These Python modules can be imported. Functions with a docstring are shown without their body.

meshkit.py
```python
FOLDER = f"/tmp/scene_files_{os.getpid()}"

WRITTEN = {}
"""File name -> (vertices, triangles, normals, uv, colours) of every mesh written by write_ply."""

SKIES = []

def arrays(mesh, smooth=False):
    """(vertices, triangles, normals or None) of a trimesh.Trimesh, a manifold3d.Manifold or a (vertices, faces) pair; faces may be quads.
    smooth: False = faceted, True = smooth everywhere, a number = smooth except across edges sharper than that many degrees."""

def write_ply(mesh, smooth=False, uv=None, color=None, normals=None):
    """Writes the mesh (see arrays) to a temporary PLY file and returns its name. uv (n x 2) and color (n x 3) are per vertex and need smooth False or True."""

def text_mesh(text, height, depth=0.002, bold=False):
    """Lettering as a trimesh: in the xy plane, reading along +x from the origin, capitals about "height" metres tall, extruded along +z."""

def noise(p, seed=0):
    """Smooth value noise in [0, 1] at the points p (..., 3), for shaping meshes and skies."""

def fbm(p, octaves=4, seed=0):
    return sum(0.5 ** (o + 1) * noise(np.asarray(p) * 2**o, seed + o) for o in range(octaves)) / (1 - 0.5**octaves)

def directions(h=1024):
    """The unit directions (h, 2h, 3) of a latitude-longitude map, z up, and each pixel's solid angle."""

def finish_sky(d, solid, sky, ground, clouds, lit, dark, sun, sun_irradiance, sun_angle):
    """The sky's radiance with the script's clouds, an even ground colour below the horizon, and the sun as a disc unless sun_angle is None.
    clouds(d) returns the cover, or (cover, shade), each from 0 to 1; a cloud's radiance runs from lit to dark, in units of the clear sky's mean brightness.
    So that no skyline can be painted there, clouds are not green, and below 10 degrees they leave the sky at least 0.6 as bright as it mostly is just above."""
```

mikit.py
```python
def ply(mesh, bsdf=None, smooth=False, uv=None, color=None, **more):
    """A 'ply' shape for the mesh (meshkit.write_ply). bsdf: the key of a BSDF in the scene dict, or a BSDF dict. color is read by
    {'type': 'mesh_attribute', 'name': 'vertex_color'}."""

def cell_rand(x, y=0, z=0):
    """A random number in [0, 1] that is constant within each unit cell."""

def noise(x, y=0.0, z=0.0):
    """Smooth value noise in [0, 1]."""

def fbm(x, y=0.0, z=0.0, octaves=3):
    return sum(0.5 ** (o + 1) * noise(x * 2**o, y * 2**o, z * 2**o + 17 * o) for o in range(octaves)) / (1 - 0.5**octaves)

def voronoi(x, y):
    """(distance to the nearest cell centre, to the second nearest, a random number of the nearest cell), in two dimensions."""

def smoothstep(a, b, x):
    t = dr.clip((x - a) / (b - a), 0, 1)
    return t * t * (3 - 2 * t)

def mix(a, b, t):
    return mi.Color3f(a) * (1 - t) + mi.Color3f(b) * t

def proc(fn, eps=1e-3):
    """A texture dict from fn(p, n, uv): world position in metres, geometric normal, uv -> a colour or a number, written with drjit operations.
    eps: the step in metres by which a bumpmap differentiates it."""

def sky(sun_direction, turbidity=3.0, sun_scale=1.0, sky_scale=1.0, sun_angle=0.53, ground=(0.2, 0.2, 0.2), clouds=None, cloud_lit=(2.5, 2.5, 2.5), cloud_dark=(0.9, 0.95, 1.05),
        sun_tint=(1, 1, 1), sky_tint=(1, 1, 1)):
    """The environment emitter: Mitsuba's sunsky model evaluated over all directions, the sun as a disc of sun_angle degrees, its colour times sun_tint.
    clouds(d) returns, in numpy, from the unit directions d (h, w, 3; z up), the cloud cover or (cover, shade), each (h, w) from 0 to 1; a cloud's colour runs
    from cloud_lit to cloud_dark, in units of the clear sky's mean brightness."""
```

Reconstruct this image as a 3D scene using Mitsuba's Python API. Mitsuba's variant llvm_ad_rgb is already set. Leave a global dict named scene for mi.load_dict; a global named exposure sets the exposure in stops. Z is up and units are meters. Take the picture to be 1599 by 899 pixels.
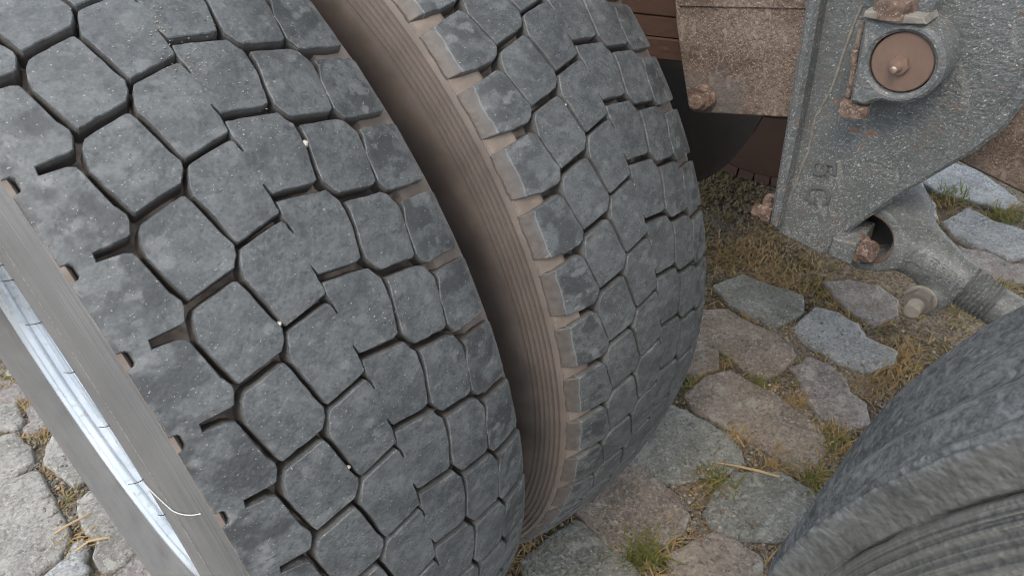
import math, random
import numpy as np
import trimesh, shapely, manifold3d
import shapely.geometry as sg
import shapely.ops, shapely.affinity
import drjit as dr
import mitsuba as mi
import mikit, meshkit
from mikit import proc, noise, fbm, voronoi, cell_rand, smoothstep, mix

T = mi.ScalarTransform4f
scene, labels = {}, {}
rng = np.random.default_rng(7)
random.seed(7)

# ------------------------------------------------------------------ camera, sky, exposure
# x runs forward along the truck, y inward (towards its middle), z up; the axle lies over x = 0
ZG = 0.518                       # height of the axle
F, CX, CY = 1106.1717, 799.5, 449.5
CAM = np.array([0.83657, -0.110097, 1.000994])
MAT = np.array([[0.7325487243552465, 0.6738055517947525, -0.09673905527794974],
                [0.3173066941625308, -0.4637326943801028, -0.8272052042888852],
                [-0.6022365218791925, 0.5752721673551915, -0.5535098058583184]])
scene['camera'] = {'type': 'perspective', 'fov_axis': 'x', 'fov': 2 * math.degrees(math.atan(799.5 / F)),
                   'near_clip': 0.01, 'far_clip': 200.0,
                   'to_world': T().look_at(origin=CAM.tolist(), target=(CAM + MAT[2]).tolist(), up=(-MAT[1]).tolist())}
scene['sky'] = mikit.sky([0.25, -0.62, 0.75], turbidity=4, sun_scale=0.16, sun_angle=18, clouds=lambda d: 1.0,
                         cloud_lit=(2.28, 2.45, 2.68), cloud_dark=(1.5, 1.55, 1.65), ground=(0.25, 0.24, 0.22))
labels['sky'] = {'kind': 'structure', 'label': 'bright overcast sky above the yard', 'category': 'sky'}
exposure = 2.95


def ray(u, v):
    return MAT.T @ np.array([(u - CX) / F, (v - CY) / F, 1.0])


def at(u, v, axis, value):
    """The point of an axis-aligned plane of the place that was measured at (u, v) on the photograph."""
    d = ray(u, v)
    return CAM + d * (value - CAM[axis]) / d[axis]


def ground_pt(u, v, z=0.0):
    return at(u, v, 2, z)[:2]


# ------------------------------------------------------------------ helpers
def numbered(name):
    if name not in taken:
        taken.add(name)
        return name
    n = 1
    while f'{name}_{n:03d}' in taken:
        n += 1
    taken.add(f'{name}_{n:03d}')
    return f'{name}_{n:03d}'


taken = set()
counts = {}


def thing(name, label, category, group=None, kind=None):
    k = numbered(name)
    labels[k] = {'label': label, 'category': category}
    if group: labels[k]['group'] = group
    if kind: labels[k]['kind'] = kind
    return k


def part(parent, name, shape, label=None, kind=None):
    c = counts.get((parent, name), 0)
    counts[(parent, name)] = c + 1
    k = f'{parent}__{name}' if c == 0 else f'{parent}__{name}_{c:03d}'
    scene[k] = shape
    if label or kind:
        labels[k] = {}
        if label: labels[k]['label'] = label
        if kind: labels[k]['kind'] = kind
    return k


def tm(v, f):
    v, f = np.asarray(v, float), np.asarray(f, int)
    if f.shape[1] == 4:
        f = np.vstack([f[:, [0, 1, 2]], f[:, [0, 2, 3]]])
    return trimesh.Trimesh(v, f, process=False)


def cat(*ms):
    return trimesh.util.concatenate([m for m in ms])


def man(m):
    return manifold3d.Manifold(manifold3d.Mesh(np.asarray(m.vertices, np.float32), np.asarray(m.faces, np.uint32)))


def unman(m):
    k = m.to_mesh()
    return trimesh.Trimesh(k.vert_properties[:, :3], k.tri_verts, process=True)


def lathe(profile, n=360, cx=0.0, cz=ZG, a0=0.0, a1=2 * math.pi):
    """Revolves (y, r) about the y axis through (cx, cz)."""
    p = np.array(profile)
    closed = abs(a1 - a0 - 2 * math.pi) < 1e-6
    ang = np.linspace(a0, a1, n, endpoint=not closed)
    v = np.stack([cx + p[None, :, 1] * np.cos(ang)[:, None], np.broadcast_to(p[None, :, 0], (n, len(p))), cz + p[None, :, 1] * np.sin(ang)[:, None]], -1)
    m = len(p)
    fs = []
    for i in range(n if closed else n - 1):
        j = (i + 1) % n
        a = np.arange(m - 1)
        fs.append(np.stack([i * m + a, j * m + a, j * m + a + 1, i * m + a + 1], 1))
    out = tm(v.reshape(-1, 3), np.vstack(fs))
    return out


def tube(points, radius, n=8, cap=True):
    P = np.array(points, float)
    rad = np.broadcast_to(np.asarray(radius, float), (len(P),))
    t = np.gradient(P, axis=0)
    t /= np.linalg.norm(t, axis=1, keepdims=True)
    ref = np.array([0, 0, 1.0]) if abs(t[0][2]) < 0.9 else np.array([1.0, 0, 0])
    v, f = [], []
    for i in range(len(P)):
        a = np.cross(t[i], ref); a /= np.linalg.norm(a)
        b = np.cross(t[i], a)
        for k in range(n):
            w = 2 * math.pi * k / n
            v.append(P[i] + rad[i] * (math.cos(w) * a + math.sin(w) * b))
    for i in range(len(P) - 1):
        for k in range(n):
            q = (k + 1) % n
            f.append([i * n + k, i * n + q, (i + 1) * n + q, (i + 1) * n + k])
    m = tm(v, f)
    if cap:
        c0, c1 = len(v), len(v) + 1
        vv = np.vstack([m.vertices, P[0], P[-1]])
        ff = np.vstack([m.faces, [[c0, (k + 1) % n, k] for k in range(n)], [[c1, (len(P) - 1) * n + k, (len(P) - 1) * n + (k + 1) % n] for k in range(n)]])
        m = trimesh.Trimesh(vv, ff, process=False)
    m.fix_normals()
    return m


def smooth_ring(poly, r):
    return poly.buffer(-r).buffer(2 * r).buffer(-r)


def resample(coords, step):
    c = np.array(coords, float)
    if np.allclose(c[0], c[-1]): c = c[:-1]
    out = []
    for i in range(len(c)):
        a, b = c[i], c[(i + 1) % len(c)]
        n = max(1, int(math.ceil(np.linalg.norm(b - a) / step)))
        for k in range(n):
            out.append(a + (b - a) * k / n)
    return np.array(out)


def ring_normals(c):
    d = np.roll(c, -1, 0) - np.roll(c, 1, 0)
    d /= np.maximum(np.linalg.norm(d, axis=1, keepdims=True), 1e-12)
    return np.stack([d[:, 1], -d[:, 0]], 1)          # outward for a counter-clockwise ring


def cells(poly, size):
    """The polygon cut into grid cells and triangulated: (points, triangles)."""
    x0, y0, x1, y1 = poly.bounds
    pts, tris, index = [], [], {}

    def idx(p):
        k = (round(p[0], 6), round(p[1], 6))
        if k not in index:
            index[k] = len(pts); pts.append(p)
        return index[k]
    xs = np.arange(math.floor(x0 / size), math.ceil(x1 / size) + 1) * size
    ys = np.arange(math.floor(y0 / size), math.ceil(y1 / size) + 1) * size
    shapely.prepare(poly)
    for i in range(len(xs) - 1):
        for j in range(len(ys) - 1):
            box = sg.box(xs[i], ys[j], xs[i + 1], ys[j + 1])
            if not poly.intersects(box): continue
            if poly.contains(box):
                q = [idx(p) for p in ((xs[i], ys[j]), (xs[i + 1], ys[j]), (xs[i + 1], ys[j + 1]), (xs[i], ys[j + 1]))]
                tris += [[q[0], q[1], q[2]], [q[0], q[2], q[3]]]
                continue
            g = poly.intersection(box)
            for gg in getattr(g, 'geoms', [g]):
                if gg.geom_type != 'Polygon' or gg.area < 1e-10: continue
                try:
                    vv, ff = trimesh.creation.triangulate_polygon(gg, engine='earcut')
                except Exception:
                    continue
                for t in ff:
                    tris.append([idx(tuple(vv[k])) for k in t])
    return np.array(pts), np.array(tris)


def slab(poly, rings, cell, place, bottom=False):
    """A solid over a polygon: rings = [(outset, height), ...] from the top inner ring down; place(points, height) -> 3-D."""
    poly = sg.polygon.orient(poly, 1)
    c = resample(poly.exterior.coords, cell)
    n = ring_normals(c)
    top = sg.Polygon(c + n * rings[0][0])
    if not top.is_valid: top = top.buffer(0)
    if top.geom_type != 'Polygon': top = max(top.geoms, key=lambda g: g.area)
    pts, tris = cells(top, cell)
    V, Fs = [place(pts, np.full(len(pts), rings[0][1]))], [tris]
    a = pts[tris[:, 1]] - pts[tris[:, 0]]; b = pts[tris[:, 2]] - pts[tris[:, 0]]
    flip = (a[:, 0] * b[:, 1] - a[:, 1] * b[:, 0]) < 0
    Fs[0] = np.where(flip[:, None], tris[:, ::-1], tris)
    base = len(pts)
    k = len(c)
    for o, h in rings:
        V.append(place(c + n * o, np.full(k, h)))
    for r in range(len(rings) - 1):
        i = np.arange(k); j = (i + 1) % k
        u, d = base + r * k, base + (r + 1) * k
        Fs.append(np.stack([u + i, d + i, d + j], 1)); Fs.append(np.stack([u + i, d + j, u + j], 1))
    m = trimesh.Trimesh(np.vstack(V), np.vstack(Fs), process=False)
    m.merge_vertices(digits_vertex=6)
    return m


def prism_y(poly, y0, y1, bevel=0.0015):
    """Extrudes an (x, z) polygon from y0 (front) to y1 (back) with a small bevel on the front edge."""
    poly = sg.polygon.orient(poly if poly.is_valid else poly.buffer(0), 1)
    ms = []
    t = max(bevel, 1e-4)
    body = trimesh.creation.extrude_polygon(poly, y1 - y0 - t, engine='earcut')
    inner = poly.buffer(-t, join_style=2)
    v = body.vertices
    # extrude along z then (x, z, depth) -> y
    out = trimesh.Trimesh(np.stack([v[:, 0], y1 - v[:, 2], v[:, 1]], 1), body.faces, process=False)
    ms.append(out)
    if bevel > 0 and inner.geom_type == 'Polygon' and len(inner.interiors) == len(poly.interiors):
        lid = trimesh.creation.extrude_polygon(inner, t, engine='earcut')
        v = lid.vertices
        # slanted edge: a hull-like band from the outline to the inset outline
        band = []
        for ring_o, ring_i in zip([poly.exterior] + list(poly.interiors), [inner.exterior] + list(inner.interiors)):
            a = np.array(ring_o.coords)[:-1]
            if len(a) < 3: continue
            b = np.array([np.array(ring_i.interpolate(ring_i.project(sg.Point(p))).coords[0]) for p in a])
            k = len(a); i = np.arange(k); j = (i + 1) % k
            vv = np.vstack([np.stack([a[:, 0], np.full(k, y0 + t), a[:, 1]], 1), np.stack([b[:, 0], np.full(k, y0), b[:, 1]], 1)])
            band.append(tm(vv, np.stack([i, j, j + k, i + k], 1)))
        ms.append(trimesh.Trimesh(np.stack([v[:, 0], y0 + t - v[:, 2], v[:, 1]], 1), lid.faces, process=False))
        ms += band
    m = cat(*ms)
    trimesh.repair.fix_normals(m, multibody=False)
    return m


def hexagon(r, h, ch=0.12):
    """A hexagonal bolt head standing on z = 0, chamfered at the top."""
    m = manifold3d.Manifold.cylinder(h, r, r, 6)
    cone = manifold3d.Manifold.cylinder(h * 1.0, r * 1.35, r * 0.90, 40)
    return unman(m ^ cone)


def aim(m, origin, direction, spin=0.0):
    """Puts a mesh that stands on z = 0 along +z at origin, along direction."""
    d = np.array(direction, float); d /= np.linalg.norm(d)
    R = trimesh.geometry.align_vectors([0, 0, 1], d)
    S = trimesh.transformations.rotation_matrix(spin, [0, 0, 1])
    m = m.copy(); m.apply_transform(R @ S); m.apply_translation(origin)
    return m


def disc_cyl(r, h, bev=0.0008, n=48):
    """A cylinder on z = 0 with a bevelled top edge."""
    prof = np.array([[0, 0], [r, 0], [r, h - bev], [r - bev, h], [0, h]])
    return trimesh.creation.revolve(prof, sections=n)


# ------------------------------------------------------------------ materials
def rgb(c):
    return {'type': 'rgb', 'value': list(c)}


def mat(name, fn, rough=0.6, spec=0.5, bump=None, bscale=1.0, eps=6e-4, metallic=None, two=True, rough_fn=None):
    b = {'type': 'principled', 'base_color': proc(fn) if callable(fn) else rgb(fn), 'roughness': proc(rough_fn) if rough_fn else rough, 'specular': spec}
    if metallic: b['metallic'] = metallic
    if bump is not None:
        b = {'type': 'bumpmap', 'arbitrary': proc(bump, eps=eps), 'scale': bscale, 'nested': b}
        b = {'type': 'bumpmap', 'texture': b['arbitrary'], 'scale': bscale, 'bsdf': b['nested']}
    scene[name] = {'type': 'twosided', 'bsdf': b} if two else b


def radius_at(p, cx):
    return dr.sqrt(dr.square(p.x - cx) + dr.square(p.z - ZG))


def specks(p, f, lo, hi):
    a, _, r = voronoi(p.x * f + p.z * f * 0.7, p.y * f + p.z * f * 0.6)
    return (1 - smoothstep(0.08, 0.26, a)) * smoothstep(lo, hi, r)


def tread_col(p, n, uv):
    f = fbm(p.x * 620, p.y * 620, p.z * 620, 2)
    g = fbm(p.x * 170, p.y * 170, p.z * 170, 3)
    m = fbm(p.x * 34, p.y * 34, p.z * 34 + 5, 4)
    yy = dr.select(p.y > 0.262, p.y - 0.3238, p.y)
    rim = dr.maximum(smoothstep(0.155, 0.162, yy), smoothstep(-0.004, -0.012, yy))      # the shoulder rows are scuffed darker and smoother
    c = mix((0.046, 0.051, 0.054), (0.136, 0.145, 0.149), smoothstep(0.2, 0.8, 0.35 * m + 0.35 * g + 0.30 * f))
    c = mix(c, (0.032, 0.034, 0.037), smoothstep(0.46, 0.62, fbm(p.x * 62, p.y * 62, p.z * 62 + 9, 3)) * (0.25 + 0.42 * rim))
    c = mix(c, (0.27, 0.27, 0.27), smoothstep(0.60, 0.76, fbm(p.x * 95 + 40, p.y * 95, p.z * 95, 4)) * (0.22 + 0.12 * rim))
    c = mix(c, (0.040, 0.040, 0.042), smoothstep(0.70, 0.78, fbm(p.x * 330, p.y * 420, p.z * 330 + 2, 2)) * 0.5)
    c = mix(c, (0.40, 0.39, 0.36), smoothstep(0.76, 0.85, fbm(p.x * 760, p.y * 760, p.z * 760 + 3, 2)) * 0.55)
    # dust just under the tread edge and on the inner tyre's shoulder
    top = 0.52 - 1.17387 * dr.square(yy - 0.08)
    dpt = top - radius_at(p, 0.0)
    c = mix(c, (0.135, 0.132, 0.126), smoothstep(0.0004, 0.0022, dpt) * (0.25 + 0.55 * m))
    c = mix(c, (0.062, 0.052, 0.045), smoothstep(0.0026, 0.0080, dpt) * 0.9)  # groove shade painted in: walls turn dark brown with depth
    inner = dr.select(p.y > 0.262, 1.0, 0.0)
    w = (fbm(p.x * 55, p.y * 55, p.z * 55, 3) - 0.5) * 0.010
    dusty = smoothstep(-0.0385, -0.0440, yy + w) * inner
    c = mix(c, (0.30, 0.31, 0.32), smoothstep(0.0009, 0.0003, dr.abs(yy + w * 0.4 + 0.0395)) * inner * 0.3)
    return mix(c, mix((0.070, 0.061, 0.055), (0.128, 0.108, 0.095), g), dusty * 0.9)


def tread_bump(p, n, uv):
    return 0.0006 * fbm(p.x * 420, p.y * 420, p.z * 420, 3) + 0.0004 * fbm(p.x * 60, p.y * 60, p.z * 60, 2)


def floor_col(p, n, uv):
    m = fbm(p.x * 60, p.y * 60, p.z * 60, 4)
    yy = dr.select(p.y > 0.262, p.y - 0.3238, p.y)
    c = mix((0.055, 0.046, 0.040), (0.225, 0.180, 0.148), smoothstep(0.38, 0.70, m))
    open_end = dr.maximum(smoothstep(0.165, 0.175, yy), smoothstep(-0.022, -0.027, yy))     # dust lies thick in the open ends of the grooves
    return mix(c, mix((0.15, 0.122, 0.104), (0.265, 0.222, 0.19), m), open_end * 0.85)


def band_col(p, n, uv):
    """The scuffed upper sidewall, streaked round the tyre."""
    r = radius_at(p, 0.0)
    a = dr.atan2(p.z - ZG, p.x)
    st = fbm(r * 1500, a * 7, p.y * 1200, 3)
    bl = fbm(p.x * 25, p.y * 25, p.z * 25, 3)
    c = mix((0.075, 0.075, 0.075), (0.165, 0.163, 0.160), smoothstep(0.2, 0.8, st) * 0.40 + bl * 0.60)
    tick = smoothstep(0.4, 0.6, noise(a * 520.0)) * smoothstep(0.0040, 0.0010, dr.abs(r - 0.4600))
    return mix(c, (0.34, 0.33, 0.31), tick * 0.6)


def band_bump(p, n, uv):
    r = radius_at(p, 0.0)
    a = dr.atan2(p.z - ZG, p.x)
    return 0.0008 * fbm(r * 800, a * 14, p.y * 600, 2)


def brown_col(p, n, uv):
    """The dust-brown sidewall of the inner tyre."""
    r = radius_at(p, 0.0)
    a = dr.atan2(p.z - ZG, p.x)
    st = fbm(r * 420, a * 1.2, 3.0, 3)
    bl = fbm(p.x * 24, p.y * 24, p.z * 24, 4)
    c = mix((0.085, 0.070, 0.061), (0.200, 0.166, 0.146), 0.22 * st + 0.78 * bl)
    c = mix(c, mix((0.038, 0.030, 0.026), (0.090, 0.069, 0.059), bl), smoothstep(0.470, 0.435, r + (bl - 0.5) * 0.012) * 0.85)  # shade of the gap painted in: darker brown towards the rim
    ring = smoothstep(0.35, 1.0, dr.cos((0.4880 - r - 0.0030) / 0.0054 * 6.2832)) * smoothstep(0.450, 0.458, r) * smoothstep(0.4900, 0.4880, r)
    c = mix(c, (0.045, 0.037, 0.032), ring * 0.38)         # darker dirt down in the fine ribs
    return mix(c, (0.07, 0.055, 0.047), smoothstep(0.66, 0.86, fbm(p.x * 16, p.y * 40, p.z * 16 + 3, 3)) * 0.6)


XC, ZC = 1.199, 0.4775           # axle of the front tyre, which is a smaller one


def worn_col(p, n, uv):
    """The smeared, weathered front tyre: dark tread, dusty shoulder step, streaked sidewall."""
    a = dr.atan2(p.z - ZC, p.x - XC)
    r = dr.sqrt(dr.square(p.x - XC) + dr.square(p.z - ZC))
    m = fbm(p.x * 38, p.y * 60, p.z * 38, 4)
    g = fbm(p.x * 240 + p.y * 90, p.y * 240 - p.z * 90, p.z * 240, 3)
    f = fbm(p.x * 600 + p.z * 200, p.y * 600, p.z * 600 + p.y * 200, 2)
    st = fbm(r * 520 + p.y * 240, a * 1.6, 4.0, 4)
    c = mix((0.034, 0.037, 0.039), (0.128, 0.134, 0.138), smoothstep(0.2, 0.8, 0.30 * m + 0.40 * g + 0.30 * f))
    c = mix(c, (0.20, 0.208, 0.215), smoothstep(0.58, 0.74, fbm(p.x * 170 + p.y * 60, p.y * 170 + 8, p.z * 170, 3)) * 0.42)
    c = mix(c, (0.020, 0.021, 0.023), smoothstep(0.56, 0.72, fbm(p.x * 130 + 3, p.y * 200, p.z * 130, 3)) * 0.45)
    wv = p.y + (m - 0.5) * 0.016
    line = smoothstep(0.006, 0.001, dr.abs(wv - 0.252)) * 0.30 + smoothstep(0.007, 0.001, dr.abs(wv - 0.211)) * 0.35
    c = mix(c, (0.20, 0.20, 0.18), line * (0.4 + 0.6 * g))
    step = smoothstep(0.1690, 0.1660, p.y) * smoothstep(0.436, 0.446, r + (m - 0.5) * 0.01)
    c = mix(c, mix((0.036, 0.037, 0.035), (0.100, 0.098, 0.088), smoothstep(0.2, 0.8, 0.6 * g + 0.4 * m)), step * 0.8)
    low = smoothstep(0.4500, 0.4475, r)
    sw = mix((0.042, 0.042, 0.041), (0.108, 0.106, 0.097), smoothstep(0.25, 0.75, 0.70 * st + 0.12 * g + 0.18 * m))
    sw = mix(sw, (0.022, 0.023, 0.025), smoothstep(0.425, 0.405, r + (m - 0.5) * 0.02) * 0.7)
    return mix(c, sw, low * 0.9)


def worn_bump(p, n, uv):
    a = dr.atan2(p.z - ZC, p.x - XC)
    r = dr.sqrt(dr.square(p.x - XC) + dr.square(p.z - ZC))
    return 0.0007 * fbm(p.x * 150, p.y * 150, p.z * 150, 4) + 0.0008 * fbm(p.x * 430, p.y * 430, p.z * 430, 2) + 0.0016 * fbm(r * 520 + p.y * 240, a * 1.6, 4.0, 3) * smoothstep(0.452, 0.446, r)


STAIN = at(1347, 206, 1, 0.63)


def paint_col(p, n, uv):
    """Grey cast paint, spattered with road dirt."""
    m = fbm(p.x * 40, p.y * 40, p.z * 40, 4)
    g = fbm(p.x * 260, p.y * 260, p.z * 260, 2)
    c = mix((0.078, 0.085, 0.086), (0.142, 0.150, 0.151), 0.6 * m + 0.4 * g)
    low = smoothstep(0.76, 0.60, p.z)
    u = p.x * 0.80 + p.z * 0.53 + p.y * 0.28
    w = p.z * 0.80 - p.x * 0.47 + p.y * 0.37
    t = p.y * 0.9 - p.x * 0.3 + p.z * 0.3
    cov = fbm(p.x * 24 + 3, p.y * 24, p.z * 24, 3)
    sp = smoothstep(0.595, 0.70, fbm(u * 560, t * 560, w * 700, 3) + low * 0.035 + (cov - 0.5) * 0.16) * (0.20 + 0.18 * low)
    c = mix(c, (0.47, 0.47, 0.44), sp)
    c = mix(c, (0.56, 0.55, 0.51), smoothstep(0.70, 0.76, fbm(u * 520 + 7, t * 520, w * 520, 3)) * 0.6)
    c = mix(c, (0.075, 0.080, 0.080), smoothstep(0.60, 0.72, fbm(u * 180 + 20, t * 180, w * 180, 3)) * 0.4)
    drip = smoothstep(0.66, 0.78, fbm(p.x * 170 + p.z * 40, p.y * 170, p.z * 20, 3))
    c = mix(c, (0.36, 0.35, 0.32), drip * 0.18)
    ru = smoothstep(0.64, 0.76, fbm(p.x * 90 + 11, p.y * 90, p.z * 90, 4))
    c = mix(c, (0.17, 0.105, 0.075), ru * 0.5)
    sx, sz = p.x - STAIN[0], p.z - STAIN[2]       # a rusty stain under the boss
    st = smoothstep(1.2, 0.5, dr.sqrt(dr.square(sx / 0.017) + dr.square(sz / 0.0045))) * smoothstep(0.42, 0.6, fbm(p.x * 160, p.y * 160, p.z * 160, 3))
    return mix(c, (0.21, 0.115, 0.085), st * 0.85)


def rod_col(p, n, uv):
    m = fbm(p.x * 50, p.y * 50, p.z * 50, 4)
    u = p.x * 0.80 + p.z * 0.53 + p.y * 0.28
    w = p.z * 0.80 - p.x * 0.47 + p.y * 0.37
    t = p.y * 0.9 - p.x * 0.3 + p.z * 0.3
    c = mix((0.085, 0.092, 0.092), (0.170, 0.178, 0.176), smoothstep(0.2, 0.8, 0.5 * m + 0.5 * fbm(u * 330, t * 330, w * 330, 3)))
    return mix(c, (0.42, 0.42, 0.40), smoothstep(0.60, 0.72, fbm(u * 560, t * 560, w * 560, 3) + (m - 0.5) * 0.12) * 0.45)


def paint_bump(p, n, uv):
    return 0.0012 * fbm(p.x * 240, p.y * 240, p.z * 240, 3) + 0.0009 * fbm(p.x * 620, p.y * 520, p.z * 520, 2)


def rust_col(p, n, uv):
    m = fbm(p.x * 30, p.y * 30, p.z * 30, 4)
    g = fbm(p.x * 330, p.y * 330, p.z * 290, 3)
    c = mix((0.085, 0.060, 0.048), (0.250, 0.190, 0.155), smoothstep(0.2, 0.8, 0.45 * m + 0.55 * g))
    c = mix(c, (0.46, 0.39, 0.32), smoothstep(0.58, 0.74, fbm(p.x * 720 + p.z * 200, p.y * 700, p.z * 560, 2)) * 0.55)
    c = mix(c, (0.055, 0.045, 0.040), smoothstep(0.58, 0.72, fbm(p.x * 640, p.y * 640 + 7, p.z * 640, 2)) * 0.6)
    c = mix(c, (0.50, 0.43, 0.36), smoothstep(0.66, 0.76, fbm(p.x * 170 + p.z * 20, p.y * 170, p.z * 34, 3)) * 0.22)
    return mix(c, (0.125, 0.123, 0.122), smoothstep(0.50, 0.68, fbm(p.x * 16, p.y * 16, p.z * 16 + 4, 3)) * 0.55)


def rust_bump(p, n, uv):
    return 0.0016 * fbm(p.x * 170, p.y * 170, p.z * 170, 4)


def rim_col(p, n, uv):
    m = fbm(p.x * 22, p.y * 60, p.z * 22, 4)
    return mix(mix((0.36, 0.40, 0.44), (0.54, 0.58, 0.62), m), (0.30, 0.28, 0.26), smoothstep(0.60, 0.80, fbm(p.x * 140, p.y * 140, p.z * 140, 3)) * 0.5)


def bolt_bump(p, n, uv):
    return 0.0007 * fbm(p.x * 260, p.y * 260, p.z * 260, 3)


def bolt_col(p, n, uv):
    m = fbm(p.x * 150, p.y * 150, p.z * 150, 4)
    c = mix((0.080, 0.052, 0.041), (0.215, 0.148, 0.118), smoothstep(0.2, 0.8, m))
    return mix(c, (0.40, 0.34, 0.28), smoothstep(0.58, 0.72, fbm(p.x * 420, p.y * 420, p.z * 420, 2)) * 0.5)


def pin_col(p, n, uv):
    m = fbm(p.x * 60, p.y * 60, p.z * 60, 3)
    g = fbm(p.x * 500, p.y * 500, p.z * 120, 2)
    return mix((0.135, 0.088, 0.068), (0.20, 0.133, 0.105), 0.6 * m + 0.4 * g)


def washer_col(p, n, uv):
    m = fbm(p.x * 110, p.y * 110, p.z * 110, 4)
    return mix((0.12, 0.108, 0.094), (0.30, 0.280, 0.250), m)


def soil_col(p, n, uv):
    m = fbm(p.x * 8, p.y * 8, 0.5, 3)
    g = fbm(p.x * 90, p.y * 90, 2.5, 3)
    _, _, r = voronoi(p.x * 210, p.y * 210)
    c = mix((0.060, 0.048, 0.036), (0.26, 0.225, 0.180), smoothstep(0.15, 0.85, 0.25 * m + 0.35 * g + 0.4 * r))
    d1, d2, rc = voronoi(p.x * 6.5, p.y * 7.5)       # the same pavement goes on beyond the setts built one by one
    far = smoothstep(1.9, 2.2, dr.sqrt(dr.square(p.x - 0.3) + dr.square(p.y - 0.6)))
    c = mix(c, mix(mix((0.14, 0.12, 0.105), (0.27, 0.27, 0.26), rc), (0.10, 0.09, 0.08), g * 0.6), far * smoothstep(0.05, 0.14, d2 - d1))
    return mix(c, (0.10, 0.088, 0.035), smoothstep(0.52, 0.70, fbm(p.x * 14 + 5, p.y * 14, 7.0, 3)) * 0.6)


def soil_bump(p, n, uv):
    a, _, r = voronoi(p.x * 190, p.y * 190)
    return 0.0022 * (1 - a) * (0.4 + 0.6 * r) + 0.003 * fbm(p.x * 60, p.y * 60, 1.0, 3)


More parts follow.
